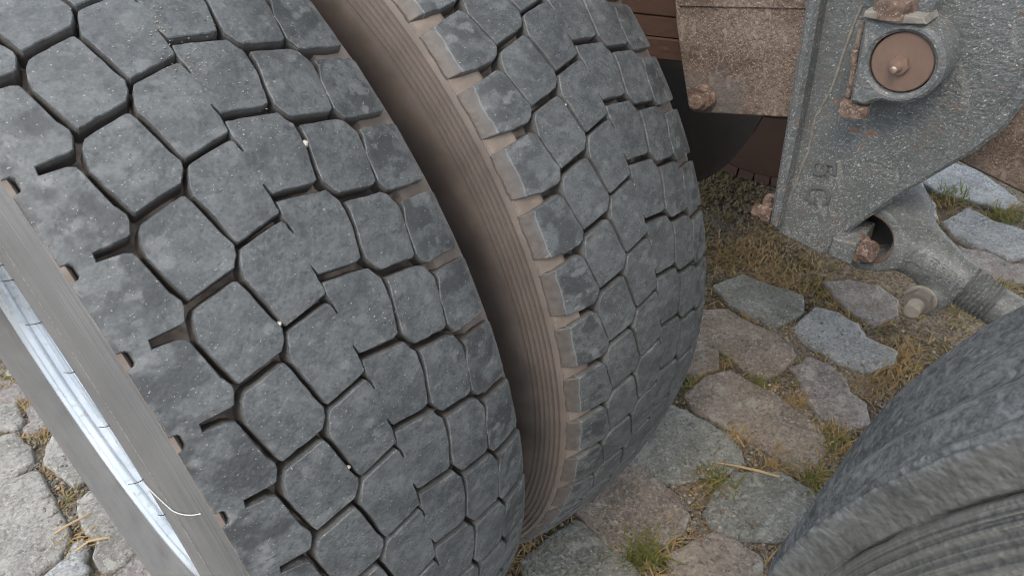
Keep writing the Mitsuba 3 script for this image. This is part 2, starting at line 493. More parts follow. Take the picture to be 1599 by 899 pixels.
def stone_mat(name, dark, light, fleck, moss=0.3):
    def col(p, n, uv):
        m = fbm(p.x * 18, p.y * 18, p.z * 18, 4)
        g = fbm(p.x * 260, p.y * 260, p.z * 260, 3)
        c = mix(dark, light, smoothstep(0.2, 0.8, 0.45 * m + 0.55 * g))
        c = mix(c, fleck, smoothstep(0.58, 0.74, fbm(p.x * 240 + 3, p.y * 240, p.z * 240, 3)) * 0.55)
        c = mix(c, (0.40, 0.41, 0.37), smoothstep(0.58, 0.70, fbm(p.x * 42 + 3, p.y * 42, p.z * 42, 4)) * 0.35)
        c = mix(c, [0.35 * v for v in dark], smoothstep(0.62, 0.78, fbm(p.x * 230, p.y * 230 + 9, p.z * 230, 2)) * 0.55)
        edge = smoothstep(0.010, -0.006, p.z + (m - 0.5) * 0.012)
        return mix(c, (0.135, 0.115, 0.075), edge * (0.35 + moss))
    mat(name, col, 0.85, 0.3, stone_bump, 1.0)


def stone_bump(p, n, uv):
    return 0.0042 * fbm(p.x * 110, p.y * 110, p.z * 110, 4) + 0.0012 * fbm(p.x * 420, p.y * 420, p.z * 420, 2)


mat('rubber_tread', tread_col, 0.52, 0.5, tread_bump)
mat('rubber_floor', floor_col, 0.85, 0.3)
mat('rubber_band', band_col, 0.62, 0.4, band_bump)
mat('rim_silver', rim_col, 0.30, 0.5, metallic=0.5)
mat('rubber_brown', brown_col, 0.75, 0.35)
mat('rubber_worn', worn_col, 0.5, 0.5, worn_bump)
mat('rubber_hair', (0.03, 0.03, 0.03), 0.5)
mat('pale_hair', (0.55, 0.54, 0.52), 0.6)
mat('cast_paint', paint_col, 0.55, 0.5, paint_bump)
mat('rod_paint', rod_col, 0.5, 0.5, tread_bump)
mat('rust', rust_col, 0.85, 0.3, rust_bump)
mat('bolt_rust', bolt_col, 0.75, 0.35, bolt_bump)
mat('pin_rust', pin_col, 0.6, 0.4)
mat('washer_dust', washer_col, 0.85, 0.3, bolt_bump)
mat('grease_steel', (0.55, 0.42, 0.34), 0.3, 0.5, metallic=0.8)
mat('nut_steel', (0.13, 0.118, 0.105), 0.6, 0.5, bolt_bump)
mat('letter_paint', (0.105, 0.111, 0.111), 0.6, 0.4)
mat('shaded_brown', (0.085, 0.050, 0.038), 0.85, 0.3, rust_bump)  # brown dimmed to put the shade behind the inner tyre into the colour
mat('dark_iron', (0.045, 0.040, 0.037), 0.7, 0.4)
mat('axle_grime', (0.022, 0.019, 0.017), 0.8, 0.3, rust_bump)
mat('soil', soil_col, 0.95, 0.2, soil_bump)
stone_mat('stone_brown', (0.115, 0.098, 0.084), (0.290, 0.250, 0.218), (0.42, 0.37, 0.33))
stone_mat('stone_green', (0.108, 0.110, 0.100), (0.260, 0.264, 0.246), (0.40, 0.41, 0.38))
stone_mat('stone_blue', (0.150, 0.155, 0.157), (0.350, 0.360, 0.362), (0.52, 0.54, 0.55))
stone_mat('stone_mauve', (0.128, 0.116, 0.112), (0.300, 0.275, 0.266), (0.43, 0.40, 0.39))
stone_mat('stone_grey', (0.140, 0.134, 0.124), (0.330, 0.318, 0.298), (0.47, 0.455, 0.43))
for nm, c in (('pebble_pale', (0.36, 0.32, 0.265)), ('pebble_grey', (0.19, 0.183, 0.17)), ('pebble_brown', (0.20, 0.15, 0.105))):
    scene[nm] = {'type': 'diffuse', 'reflectance': rgb(c)}
for nm, c in (('blade_green', (0.17, 0.19, 0.065)), ('blade_straw', (0.42, 0.31, 0.165)), ('blade_brown', (0.30, 0.225, 0.12)), ('blade_moss', (0.12, 0.115, 0.04))):
    scene[nm] = {'type': 'principledthin' , 'base_color': rgb(c), 'roughness': 0.7, 'diff_trans': 0.6} if nm != 'blade_moss' else {'type': 'twosided', 'bsdf': {'type': 'diffuse', 'reflectance': rgb(c)}}

# ------------------------------------------------------------------ tyres
RT, CR, DP, DY = 0.52, 1.17387, 0.11552, 0.3238
PHASE_A, PHASE_B = 0.878244, 0.677852


def crown(y):
    return RT - CR * (np.asarray(y) - 0.08) ** 2


HEX = [(-0.012, 0.0006), (-0.0031, 0.0276), (-0.0045, 0.0296), (-0.0134, 0.031), (-0.0328, 0.033), (-0.064, 0.0364), (-0.0797, 0.039), (-0.0918, 0.0371), (-0.1043, 0.0321), (-0.1136, 0.0012), (-0.1113, 0.0006), (-0.0649, -0.0049), (-0.0487, -0.0065), (-0.0297, -0.0044), (-0.0198, -0.0026)]
CENTRE = [(0.0282, 0.0441), (0.0269, 0.0416), (0.0189, 0.0386), (0.0059, 0.0357), (-0.0069, 0.0343), (-0.0259, 0.0369), (-0.0768, 0.0415), (-0.0796, 0.0424), (-0.0689, 0.0739), (-0.0665, 0.0751), (-0.0539, 0.0753), (-0.0431, 0.0754), (-0.0293, 0.0748), (-0.0291, 0.076), (-0.042, 0.0775), (-0.0438, 0.0784), (-0.0523, 0.1057), (-0.0501, 0.1102), (-0.0051, 0.1164), (0.0137, 0.117), (0.0282, 0.1173), (0.0381, 0.114), (0.0482, 0.1118), (0.0605, 0.077), (0.058, 0.0767), (0.0398, 0.0756), (0.0293, 0.0765), (0.0171, 0.0767), (0.0173, 0.0754), (0.0314, 0.0744), (0.0356, 0.0728), (0.0344, 0.0631)]
INNER = [(0.0235, 0.1214), (0.0152, 0.1506), (0.009, 0.1555), (-0.0133, 0.1602), (-0.028, 0.1591), (-0.0832, 0.1523), (-0.0866, 0.1486), (-0.0776, 0.1211), (-0.074, 0.119), (-0.0549, 0.1139), (-0.0423, 0.1149), (0.0074, 0.1206), (0.0186, 0.1213)]
EDGE = [(-0.009, 0.1637), (-0.0116, 0.184), (-0.0163, 0.1989), (-0.0202, 0.2009), (-0.1049, 0.1979), (-0.1092, 0.194), (-0.1047, 0.1624), (-0.1016, 0.1582), (-0.0847, 0.1544), (-0.0424, 0.1576), (-0.0194, 0.1636)]
SHOULDER_B = [(-0.0407, -0.0502), (-0.0421, -0.0394), (-0.0355, -0.0129), (-0.0403, -0.0101), (-0.0442, -0.0084), (-0.097, -0.0031), (-0.1098, -0.0005), (-0.1186, -0.0014), (-0.1298, -0.0049), (-0.135, -0.0099), (-0.1349, -0.0259), (-0.1289, -0.0424), (-0.1253, -0.0502)]
RIB_A = [(0.0864, -0.0301), (0.0823, -0.0156), (0.0778, -0.0115), (0.0717, -0.0107), (0.0196, -0.0064), (0.0158, -0.0053), (0.0049, -0.0032), (-0.0032, -0.0036), (-0.0178, -0.0074), (-0.0194, -0.0099), (-0.0179, -0.029), (-0.0289, -0.03)]


def tread_place(bevel):
    def place(pts, h):
        y = pts[:, 1]
        s = pts[:, 0] / RT
        r = crown(y) + h - (np.maximum(0, -0.0408 - y) * 0.75 if bevel else 0) - np.maximum(0, y - 0.193) * 0.35
        r = r + 0.0006 * (meshkit.fbm(np.stack([pts[:, 0] * 60, y * 60, np.zeros_like(y) + 3.1], 1), 2) - 0.5)
        return np.stack([r * np.cos(s), y, r * np.sin(s)], 1)
    return place


def block_mesh(planform, seed, bevel=False, cell=0.009):
    g = np.random.default_rng(seed)
    p = np.array(planform) * [RT, 1.0]
    poly = sg.Polygon(p).buffer(0)
    if poly.geom_type != 'Polygon': poly = max(poly.geoms, key=lambda q: q.area)
    poly = sg.polygon.orient(poly, 1)
    c = resample(poly.exterior.coords, 0.004)
    w = (meshkit.noise(np.stack([c[:, 0] * 160, c[:, 1] * 160, np.full(len(c), seed * 7.7)], 1)) - 0.5) * 0.0010
    poly = sg.Polygon(c + ring_normals(c) * w[:, None])
    if not poly.is_valid: poly = max(getattr(poly.buffer(0), 'geoms', [poly.buffer(0)]), key=lambda q: q.area)
    return slab(poly, [(-0.0005, 0.0), (0.0002, -0.0007), (0.0016, -0.0165)], cell, tread_place(bevel))


def spin(phi, dy, cx=0.0):
    return T().translate([cx, dy, ZG]).rotate([0, 1, 0], -math.degrees(phi))


VAR = 4
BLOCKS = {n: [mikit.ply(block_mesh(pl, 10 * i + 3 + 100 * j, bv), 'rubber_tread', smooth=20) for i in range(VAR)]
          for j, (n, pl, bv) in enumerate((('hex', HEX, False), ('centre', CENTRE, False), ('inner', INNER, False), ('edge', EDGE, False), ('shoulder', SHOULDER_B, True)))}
RAW = {n: block_mesh(pl, 5, bv, 0.02) for n, pl, bv in (('hex', HEX, False), ('centre', CENTRE, False), ('inner', INNER, False), ('edge', EDGE, False), ('shoulder', SHOULDER_B, True))}


def clean(ply, m):
    return {**ply, 'to_world': m}


def tread(key, phase, dy, first, last, kinds):
    for kind in kinds:
        for k in range(first, last):
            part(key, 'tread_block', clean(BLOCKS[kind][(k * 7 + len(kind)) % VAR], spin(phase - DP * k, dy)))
    rest = []
    for k in range(last, first + 54):
        for kind in kinds:
            m = RAW[kind].copy()
            a = phase - DP * k
            v = m.vertices
            m.vertices = np.stack([v[:, 0] * math.cos(a) - v[:, 2] * math.sin(a), v[:, 1] + dy, v[:, 0] * math.sin(a) + v[:, 2] * math.cos(a) + ZG], 1)
            rest.append(m)
    part(key, 'far_tread', mikit.ply(cat(*rest), 'rubber_tread', smooth=20), kind='stuff')


FIRST, LAST = -9, 15
wheel_a = thing('wheel_assembly', 'outer dual wheel with big grey tread blocks and a smooth worn shoulder band', 'wheel', 'the pair of dual wheels')
tyre_a = wheel_a + '__tyre'
fl = [(y, float(crown(y)) - 0.0155) for y in np.linspace(-0.036, 0.168, 40)]
right_in = [(0.172, float(crown(.172)) - .0085), (0.1985, float(crown(.1985)) - .0090), (0.2045, .492), (0.210, .485), (0.218, .470), (0.2235, .455), (0.2260, .452), (0.2255, .449),
            (0.2300, .440), (0.2350, .415), (0.2360, .38), (0.226, .335), (0.200, .30), (0.190, .286)]
part(tyre_a, 'carcass', mikit.ply(lathe([(-0.0472, .5000), (-0.0440, .5005), (-0.0405, .491)] + fl + right_in), 'rubber_floor', smooth=50))
wall = [(-0.0466, float(crown(-.0466)) - .0012), (-0.0490, .4982), (-0.0520, .4948), (-0.0548, .4900), (-0.0570, .4842), (-0.0586, .4780), (-0.0598, .4710), (-0.0603, .4668), (-0.0609, .4660), (-0.0609, .4650),
        (-0.0604, .4640), (-0.0605, .4540), (-0.0607, .4400), (-0.0608, .4250), (-0.0607, .4100), (-0.0598, .3950), (-0.0580, .3780), (-0.0545, .3580), (-0.0490, .3380), (-0.0420, .3200), (-0.0345, .3070), (-0.0300, .3030)]
part(tyre_a, 'sidewall', mikit.ply(lathe(wall, 540), 'rubber_band', smooth=40), 'scuffed grey sidewall streaked round the tyre')
# the worn outer shoulder: one unbroken band with slots and notches
def in_pitch(k, pts):
    return [(s - DP * k, y) for s, y in pts]
outline = []
for k in range(FIRST, LAST + 1):
    outline += in_pitch(k, RIB_A)
s_hi, s_lo = outline[0][0], outline[-1][0]
outline += [(s_lo, -.0466)]
for k in range(LAST, FIRST - 1, -1):
    for s, y in ((-.0380, -.0466), (-.0370, -.0420), (-.0335, -.0404), (-.0205, -.0404), (-.0165, -.0420), (-.0155, -.0466)):
        if s - DP * k < s_hi: outline.append((s - DP * k, y))
outline += [(s_hi, -.0466)]
rib = sg.Polygon(np.array(outline) * [RT, 1]).buffer(0)
rib = max(getattr(rib, 'geoms', [rib]), key=lambda g: g.area)
rib_mesh = slab(rib, [(-0.0006, 0.0), (0.0001, -0.0007), (0.0010, -0.0165)], 0.006, tread_place(False))
part(tyre_a, 'shoulder_rib', mikit.ply(rib_mesh, 'rubber_tread', smooth=20, to_world=spin(PHASE_A, 0)), 'smooth worn outer shoulder band with short slots')
tread(tyre_a, PHASE_A, 0.0, FIRST, LAST, ['hex', 'centre', 'inner', 'edge'])

wheel_b = thing('wheel_assembly', 'inner dual wheel with a dust-brown ribbed sidewall, between outer wheel and rusty plate', 'wheel', 'the pair of dual wheels')
tyre_b = wheel_b + '__tyre'
fl_b = [(y, float(crown(y)) - 0.0155) for y in np.linspace(-0.0215, 0.168, 36)]
left_in = [(-0.0495, .4925), (-0.0470, float(crown(-.047)) - .0075), (-0.0235, float(crown(-.0235)) - .0060)]
part(tyre_b, 'carcass', mikit.ply(lathe([(y + DY, r) for y, r in left_in + fl_b + right_in]), 'rubber_floor', smooth=50))
prof = [(-0.0485, .4932), (-0.0512, .4905), (-0.0535, .4880)]
rb, yb = .4880, -.0535
for i in range(6):                               # fine concentric ribs
    prof += [(yb - .0004, rb - .0008), (yb + .0010, rb - .0014), (yb + .0008, rb - .0026), (yb - .0010, rb - .0034), (yb - .0014, rb - .0050)]
    rb -= .0054; yb -= .0014
prof += [(-.0655, .4460), (-.0685, .430), (-.0705, .410), (-.0715, .385), (-.070, .360), (-.062, .330), (-.048, .300), (-.038, .286)]
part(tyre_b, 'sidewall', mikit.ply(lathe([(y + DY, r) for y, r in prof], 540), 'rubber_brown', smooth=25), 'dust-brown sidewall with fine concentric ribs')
tread(tyre_b, PHASE_B, DY, FIRST, LAST, ['shoulder', 'hex', 'centre', 'inner', 'edge'])


def rim(w, y0, y1, cx, dish, cz=ZG):
    p = [(y0, .300), (y0 - .002, .292), (y0 + .006, .284), (y0 + .05, .262), (y1 - .05, .262), (y1 - .006, .284), (y1 + .002, .292), (y1, .300)]
    part(w, 'rim', mikit.ply(lathe(p, 160, cx, cz), 'dark_iron', smooth=30))
    part(w, 'disc', mikit.ply(lathe([(dish, .264), (dish + .02, .20), (dish + .02, .14), (dish + .004, .13), (dish, 0.001)], 120, cx, cz), 'dark_iron', smooth=30))


# vent hairs on the outer sidewall
def wall_pt(u, v, yy):
    """The point of the plane y = yy measured at (u, v)."""
    return at(u, v, 1, yy)


for (u, v), (du, dv) in (((14, 407), (-14, 2)), ((12, 435), (-14, 3)), ((66, 500), (-12, 5)), ((122, 578), (-15, 11)), ((163, 659), (-14, 11)), ((199, 725), (-16, 14)), ((256, 800), (-8, 6))):
    p0 = wall_pt(u, v, -.0607)
    e = np.array([p0[0], 0, p0[2] - ZG]); e /= np.linalg.norm(e)
    p0 = np.array([0, -.0605, ZG]) + e * 0.4120
    t = np.array([-e[2], 0, e[0]])
    hl = .0045 + .006 * rng.random()
    pts = [p0 + np.array([0, -1, 0]) * s * hl + e * 0.004 * s * (1 - s) + t * .003 * s * s for s in np.linspace(-.1, 1, 6)]
    part(tyre_a, 'vent_hair', mikit.ply(tube(pts, np.linspace(.00042, .00022, 6), 6), 'rubber_hair', smooth=True))
e0 = wall_pt(199, 725, -.0607); a0 = math.atan2(e0[2] - ZG, e0[0])
pts = []
for s in np.linspace(0, 1, 26):
    r = .408 + .088 * s ** 1.4
    y = float(np.interp(-r, [-q[1] for q in wall], [q[0] for q in wall])) - .0012
    a = a0 - .022 * math.sin(s * 1.6) + .008 * s * s
    pts.append((r * math.cos(a), y, ZG + r * math.sin(a)))
part(tyre_a, 'vent_hair', mikit.ply(tube(pts, .00036, 6), 'pale_hair', smooth=True), 'long pale vent hair curled over the shoulder wall')

# the front tyre
wheel_c = thing('wheel_assembly', 'wheel with a weathered black tyre of shallow worn grooves, in the bottom right corner', 'wheel')
tyre_c = wheel_c + '__tyre'


def on_c(y):
    g = lambda c, w, d: d * np.exp(-((y - c) / w) ** 2)
    return 0.4700 - 38.0 * np.maximum(0, y - 0.312) ** 2 - g(.1735, .0026, .0034) + g(.249, .007, .0016) + g(.207, .008, .0020) - g(.229, .006, .0024) - g(.187, .006, .0024) - g(.272, .009, .0020) - g(.298, .004, .0014)


prof_c = [(.3440, .4300), (.3435, .4380), (.3410, .4470)] + [(float(y), float(on_c(y))) for y in np.linspace(.3335, .1690, 240)]
prof_c += [(.1681, .4690), (.1676, .4675), (.1672, .4650), (.1668, .4620), (.1662, .4590), (.1657, .4560), (.1650, .4530), (.1643, .4510), (.1636, .4503), (.1634, .4496), (.1638, .4488)]
yy_, rr_ = .1630, .4483
for i_ in range(90):
    t_ = i_ / 89
    prof_c.append((.1630 - .044 * math.sin(t_ * 1.35) + .0004 * math.sin(i_ * 1.3) + .0003 * math.sin(i_ * .47), .4483 - .085 * t_ ** 1.25))
prof_c += [(.1205, .345), (.128, .325), (.140, .305), (.150, .290)]
tc = lathe(prof_c[::-1], 900, XC, ZC)
v = np.array(tc.vertices)
a = np.arctan2(v[:, 2] - ZC, v[:, 0] - XC)
dsp = 0.0020 * (meshkit.fbm(np.stack([np.cos(a) * 7, np.sin(a) * 10, v[:, 1] * 50], 1), 4) - .5) + 0.0014 * (meshkit.fbm(np.stack([np.cos(a) * 55, np.sin(a) * 55, v[:, 1] * 130], 1), 3) - .5)
wob = 0.0030 * (meshkit.fbm(np.stack([np.cos(a) * 9 + 4, np.sin(a) * 9, v[:, 1] * 3], 1), 3) - .5)
v[:, 0] += np.cos(a) * dsp; v[:, 2] += np.sin(a) * dsp; v[:, 1] += wob
rr = np.hypot(tc.vertices[:, 0] - XC, tc.vertices[:, 2] - ZC)
cr = np.exp(-((rr - .4490) / .0007) ** 2) * (tc.vertices[:, 1] < .167) * np.clip((meshkit.noise(np.stack([np.cos(a) * 14, np.sin(a) * 14, a * 0 + 5], 1)) - .15) * 3, 0, 1) * .0028
v[:, 0] -= np.cos(a) * cr; v[:, 2] -= np.sin(a) * cr; v[:, 1] += cr
part(tyre_c, 'carcass', mikit.ply(trimesh.Trimesh(v, tc.faces, process=False), 'rubber_worn', smooth=True))
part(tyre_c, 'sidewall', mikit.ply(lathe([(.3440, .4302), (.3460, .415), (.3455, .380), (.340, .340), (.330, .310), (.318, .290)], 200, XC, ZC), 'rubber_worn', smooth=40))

# the tyre on the far side of the axle: brown lugged shoulder
wheel_d = thing('wheel_assembly', 'shadowed brown wheel far back in the gap under the rusty plate', 'wheel')
tyre_d = wheel_d + '__tyre'
YD = 1.76
lug = [(YD, .300), (YD - .01, .36), (YD - .004, .42), (YD + .006, .46), (YD + .018, .488), (YD + .024, .497), (YD + .05, .511), (YD + .14, .516), (YD + .24, .511), (YD + .27, .49), (YD + .28, .42), (YD + .27, .30)]
part(tyre_d, 'carcass', mikit.ply(lathe(lug, 200), 'shaded_brown', smooth=30))
bl = trimesh.creation.box((.030, .10, .046)); bl.apply_translation((.5005, YD + .062, 0))
lugply = mikit.ply(bl, 'shaded_brown')
for k in range(-22, 23):
    part(tyre_d, 'tread_block', {**lugply, 'to_world': T().translate([0, 0, ZG]).rotate([0, 1, 0], k * 6.0)})

pr_ = [(-.0260, .3035), (-.0310, .3025), (-.0330, .2995), (-.0322, .2962), (-.0290, .2940), (-.0270, .2925), (-.0282, .2905), (-.0262, .2880), (-.0200, .2868), (-.0190, .2838), (-.0165, .2838), (-.0155, .2862), (-.0080, .2850), (-.0070, .2815), (-.0030, .2812), (-.0020, .2838), (.010, .2815), (.040, .2700), (.060, .2620), (.130, .2620), (.176, .2840), (.190, .3000)]
part(wheel_a, 'rim', mikit.ply(lathe(pr_, 360), 'rim_silver', smooth=35), 'bright silver rim with a ridged lip')
part(wheel_a, 'disc', mikit.ply(lathe([(.06, .2615), (.08, .20), (.08, .14), (.064, .13), (.06, .001)], 120), 'rim_silver', smooth=30))
rim(wheel_b, DY - .036, DY + .188, 0.0, DY + .10)
rim(wheel_c, .150, .320, XC, .22, ZC)
rim(wheel_d, YD + .005, YD + .27, 0.0, YD + .17)

# ------------------------------------------------------------------ axle
axle = thing('drive_axle', 'dark rounded axle housing in shadow behind the inner tyre, under the rusty plate', 'axle')
ax = [(.36, .001), (.36, .12), (.50, .13), (.52, .20), (.64, .20), (.66, .085), (.86, .085), (.93, .12), (1.00, .19), (1.08, .24), (1.16, .255), (1.24, .24), (1.32, .19), (1.39, .12), (1.46, .085), (1.68, .085), (1.70, .19), (1.84, .19), (1.86, .001)]
part(axle, 'housing', mikit.ply(lathe(ax, 120), 'axle_grime', smooth=40))

# ------------------------------------------------------------------ hanger bracket, y = .63
YB = 0.63


def poly_at(px, y):
    return sg.Polygon([(lambda q: (q[0], q[2]))(at(u, v, 1, y)) for u, v in px])


brk = thing('hanger_bracket', 'grey cast triangular bracket spattered with white dirt, with a round brown pin', 'bracket')
plate = poly_at([(1285, -120), (1268, 0), (1240, 160), (1206, 350), (1220, 366), (1288, 400), (1301, 378), (1413, 300), (1525, 234), (1572, 198), (1601, 158), (1650, 70), (1690, -120)], YB)
plate = smooth_ring(plate, .004)
part(brk, 'plate', mikit.ply(prism_y(plate, YB, YB + .035, .002), 'cast_paint', smooth=30))
fl_l = poly_at([(1277, -120), (1258, 0), (1232, 160), (1200, 352), (1211, 358), (1250, 168), (1279, 0), (1299, -120)], YB - .022)
part(brk, 'flange', mikit.ply(prism_y(fl_l, YB - .022, YB + .035, .004), 'cast_paint', smooth=35))
fl_r = poly_at([(1304, 377), (1412, 302), (1525, 236), (1571, 200), (1600, 160), (1650, 70), (1690, -120), (1655, -120), (1620, 60), (1580, 140), (1548, 182), (1508, 214), (1400, 281), (1318, 346)], YB - .004)
part(brk, 'lip', mikit.ply(prism_y(fl_r, YB - .004, YB + .03, .0035), 'cast_paint', smooth=35))
YF = YB - .045
cen = at(1405, 101, 1, YF)
rad = np.linalg.norm(at(1405 + 71, 101, 1, YF) - cen)
circ = sg.Point(cen[0], cen[2]).buffer(rad, 48)
boss = shapely.ops.unary_union([circ, poly_at([(1350, 30), (1420, 36), (1440, 60), (1392, 160), (1370, 158), (1348, 166), (1326, 160)], YF)]).buffer(.003).buffer(-.003)
hole_r = np.linalg.norm(at(1405 + 54, 101, 1, YF) - cen)
boss = boss.difference(sg.Point(cen[0], cen[2]).buffer(hole_r, 48))
part(brk, 'pin_boss', mikit.ply(prism_y(boss, YF, YB + .002, .003), 'cast_paint', smooth=30), 'raised grey boss round the pin')
pin = aim(disc_cyl(hole_r - .0012, .04, .0012, 64), (cen[0], YF + .045, cen[2]), (0, -1, 0))
k = part(brk, 'pin', mikit.ply(pin, 'pin_rust', smooth=30), 'round rust-brown pin end')
c2 = at(1402, 104, 1, YF)
part(k, 'nipple_base', mikit.ply(aim(hexagon(.0088, .006), (c2[0], YF + .006, c2[2]), (0, -1, 0), .3), 'pin_rust', smooth=20))
nip = trimesh.creation.revolve([[0, 0], [.0042, 0], [.0042, .006], [.0030, .0085], [.0036, .0105], [.0030, .0125], [0, .0135]], sections=20)
part(k, 'grease_nipple', mikit.ply(aim(nip, (c2[0], YF + .001, c2[2]), (0, -1, 0)), 'grease_steel', smooth=40))
# the clamp above the boss with its bolt, and the bolt head below it
ear = poly_at([(1368, -80), (1476, -80), (1462, 0), (1446, 34), (1352, 27), (1362, 0)], YF + .012)
part(brk, 'clamp_ear', mikit.ply(prism_y(ear, YF + .012, YB + .002, .003), 'cast_paint', smooth=30))
w0 = poly_at([(1347, 28), (1350, 18), (1400, 22), (1442, 28), (1446, 39), (1400, 38)], YF - .004)
part(brk, 'washer', mikit.ply(prism_y(w0, YF - .004, YF + .03, .001), 'washer_dust', smooth=30))
b0 = at(1394, 26, 1, YF + .006)
part(brk, 'bolt', mikit.ply(cat(aim(hexagon(.017, .016), b0, (0.06, 0, 1), .2), aim(disc_cyl(.009, .045), b0, (.06, 0, 1))), 'bolt_rust', smooth=25))
b1 = at(1337, 160, 1, YF + .012)
part(brk, 'bolt', mikit.ply(aim(hexagon(.0148, .012), b1, (-.06, 0, -1), .4), 'bolt_rust', smooth=25), 'rusty bolt head under the boss')
# weld of rust and dirt down the left flank of the boss
bead = [at(1347 - 22 * s, 34 + 118 * s, 1, YF + .016) for s in np.linspace(0, 1, 30)]
bead = [b + (meshkit.noise(np.array([[q * .4, 3.3, 0], [q * .4, 9.1, 0], [q * .4, 5.7, 0]])) - .5) * .003 for q, b in enumerate(bead)]
bm = tube(bead, .0024 + .0018 * meshkit.noise(np.stack([np.arange(len(bead)) * .55, np.zeros(len(bead)), np.zeros(len(bead))], 1)), 10)
part(brk, 'weld_bead', mikit.ply(bm, 'rust', smooth=True), 'rusty dirt-caked weld along the boss')
rid = []
for (u0, v0), (u1, v1) in zip([(1345, 8), (1300, 135), (1272, 185), (1262, 235)], [(1300, 135), (1272, 185), (1262, 235), (1224, 332)]):
    for q in np.linspace(0, 1, 9)[:-1]:
        rid.append(at(u0 + (u1 - u0) * q, v0 + (v1 - v0) * q, 1, YB - .0002) + rng.normal(size=3) * [.0005, 0, .0005])
part(brk, 'cast_ridge', mikit.ply(tube(rid, .0008 + .0012 * rng.random(len(rid)), 8), 'washer_dust', smooth=50), 'thin pale ridge of dirt running down beside the flange')
# cast marks
def lettering(text, u, v, y, h, deg, thick=.0025):
    m = meshkit.text_mesh(text, h)
    vv = np.array(m.vertices)
    vv[:, :2] -= (vv[:, :2].min(0) + vv[:, :2].max(0)) / 2
    vv[:, 2] = (vv[:, 2] - vv[:, 2].min()) / max(np.ptp(vv[:, 2]), 1e-9) * thick if np.ptp(vv[:, 2]) > 0 else vv[:, 2]
    a = math.radians(deg)
    p = at(u, v, 1, y)
    x = vv[:, 0] * math.cos(a) - vv[:, 1] * math.sin(a)
    z = vv[:, 0] * math.sin(a) + vv[:, 1] * math.cos(a)
    return trimesh.Trimesh(np.stack([p[0] + x, y - vv[:, 2], p[2] + z], 1), m.faces, process=False)


part(brk, 'cast_mark', mikit.ply(lettering('5', 1288, 262, YB, .026, -80, .0035), 'letter_paint'))
part(brk, 'cast_mark', mikit.ply(lettering('C', 1279, 303, YB, .026, -80, .0035), 'letter_paint'))
# bolt through the foot of the bracket, its end out of the left edge
e1 = at(1204, 334, 1, YB + .012)
part(brk, 'bolt', mikit.ply(cat(aim(hexagon(.0135, .013), e1 + [.004, 0, 0], (-1, 0, -.03), .2), aim(disc_cyl(.0085, .026), e1 + [.004, 0, 0], (-1, 0, -.03))), 'bolt_rust', smooth=25))
e2 = at(1208, 318, 1, YB + .03)
part(brk, 'bolt', mikit.ply(aim(hexagon(.0115, .010), e2, (-1, 0, -.03), .5), 'bolt_rust', smooth=25))

# ------------------------------------------------------------------ torque rod, axis near y = .66
rod = thing('torque_rod', 'grey cast rod end with a round eye and a clamp bolt below the bracket', 'rod')
YR = 0.66
ec = at(1350, 371, 1, YR - .020) + [0, .020, 0]
axis_end = at(1505, 447, 1, YR)
adir = axis_end - ec; adir /= np.linalg.norm(adir)
up = np.cross(adir, [0, 1, 0]); up = up if up[2] > 0 else -up


def cyl_y(c, r, y0, y1, n=40):
    m = manifold3d.Manifold.cylinder(y1 - y0, r, r, n).rotate((-90, 0, 0))
    return m.translate((c[0], y0, c[2]))


def ball(c, r, n=24):
    return manifold3d.Manifold.sphere(r, n).translate(tuple(map(float, c)))


hole = 0.0285
L = np.linalg.norm(axis_end - ec)
cl = at(1446, 474, 1, YR - .018)
YC = YR + .034                                   # the middle of the eye


def smin(a, b, k):
    h = max(k - abs(a - b), 0.0) / k
    return min(a, b) - h * h * k * .25


def rod_field(x, y, z):
    dx, dz = x - ec[0], z - ec[2]
    t = (dx * adir[0] + (y - YR) * adir[1] + dz * adir[2])
    b = dx * up[0] + (y - YR) * up[1] + dz * up[2]
    yy = y - (YC + (YR - YC) * min(max(t / L, 0), 1))
    eye = max(math.hypot(dx, dz) - .0405, abs(y - YC) - .054)
    w = min(max(t / L, 0.0), 1.0)
    w2 = w * w * (3 - 2 * w)
    ry, rb = .050 + (.0255 - .050) * min(1, w2 * 1.15), .033 + (.0245 - .033) * w
    stem = max((math.sqrt((yy / ry) ** 2 + (b / rb) ** 2) - 1) * min(ry, rb), -t, t - L)
    lug = max(math.hypot(x - cl[0], z - cl[2]) - .0145, abs(y - YR) - .021)
    return -smin(smin(eye, stem, .022), lug, .016)


lo_, hi_ = np.minimum(ec, axis_end) - .07, np.maximum(ec, axis_end) + .07
rodm = manifold3d.Manifold.level_set(rod_field, [*lo_.tolist(), *hi_.tolist()], .0036, 0.0)
rodm = rodm - cyl_y(ec, hole + .004, YC - .09, YC - .050) - cyl_y(ec, hole, YC - .09, YC + .09)
part(rod, 'body', mikit.ply(unman(rodm), 'rod_paint', smooth=40))
ringm = cyl_y(ec, hole + .0038, YC - .0535, YC + .01) - cyl_y(ec, hole + .0012, YC - .09, YC + .09)
part(rod, 'bush', mikit.ply(unman(ringm), 'pin_rust', smooth=35))
part(rod, 'bush', mikit.ply(unman(cyl_y(ec, hole + .001, YC - .012, YC + .02)), 'dark_iron', smooth=35))
flat = poly_at([(1300, 371), (1337, 381), (1327, 415), (1291, 398)], YR - .052)
part(rod, 'pin_flat', mikit.ply(prism_y(smooth_ring(flat, .0015), YR - .052, YR + .004, .002), 'cast_paint', smooth=35))
hb = at(1342, 388, 1, YR - .034)
part(rod, 'washer', mikit.ply(aim(disc_cyl(.0160, .004), hb, (1, -.25, .12)), 'bolt_rust', smooth=30))
part(rod, 'bolt', mikit.ply(aim(hexagon(.0125, .013), hb + np.array([.003, 0, 0]), (1, -.25, .12), .5), 'bolt_rust', smooth=25), 'rusty hexagonal bolt head inside the eye')
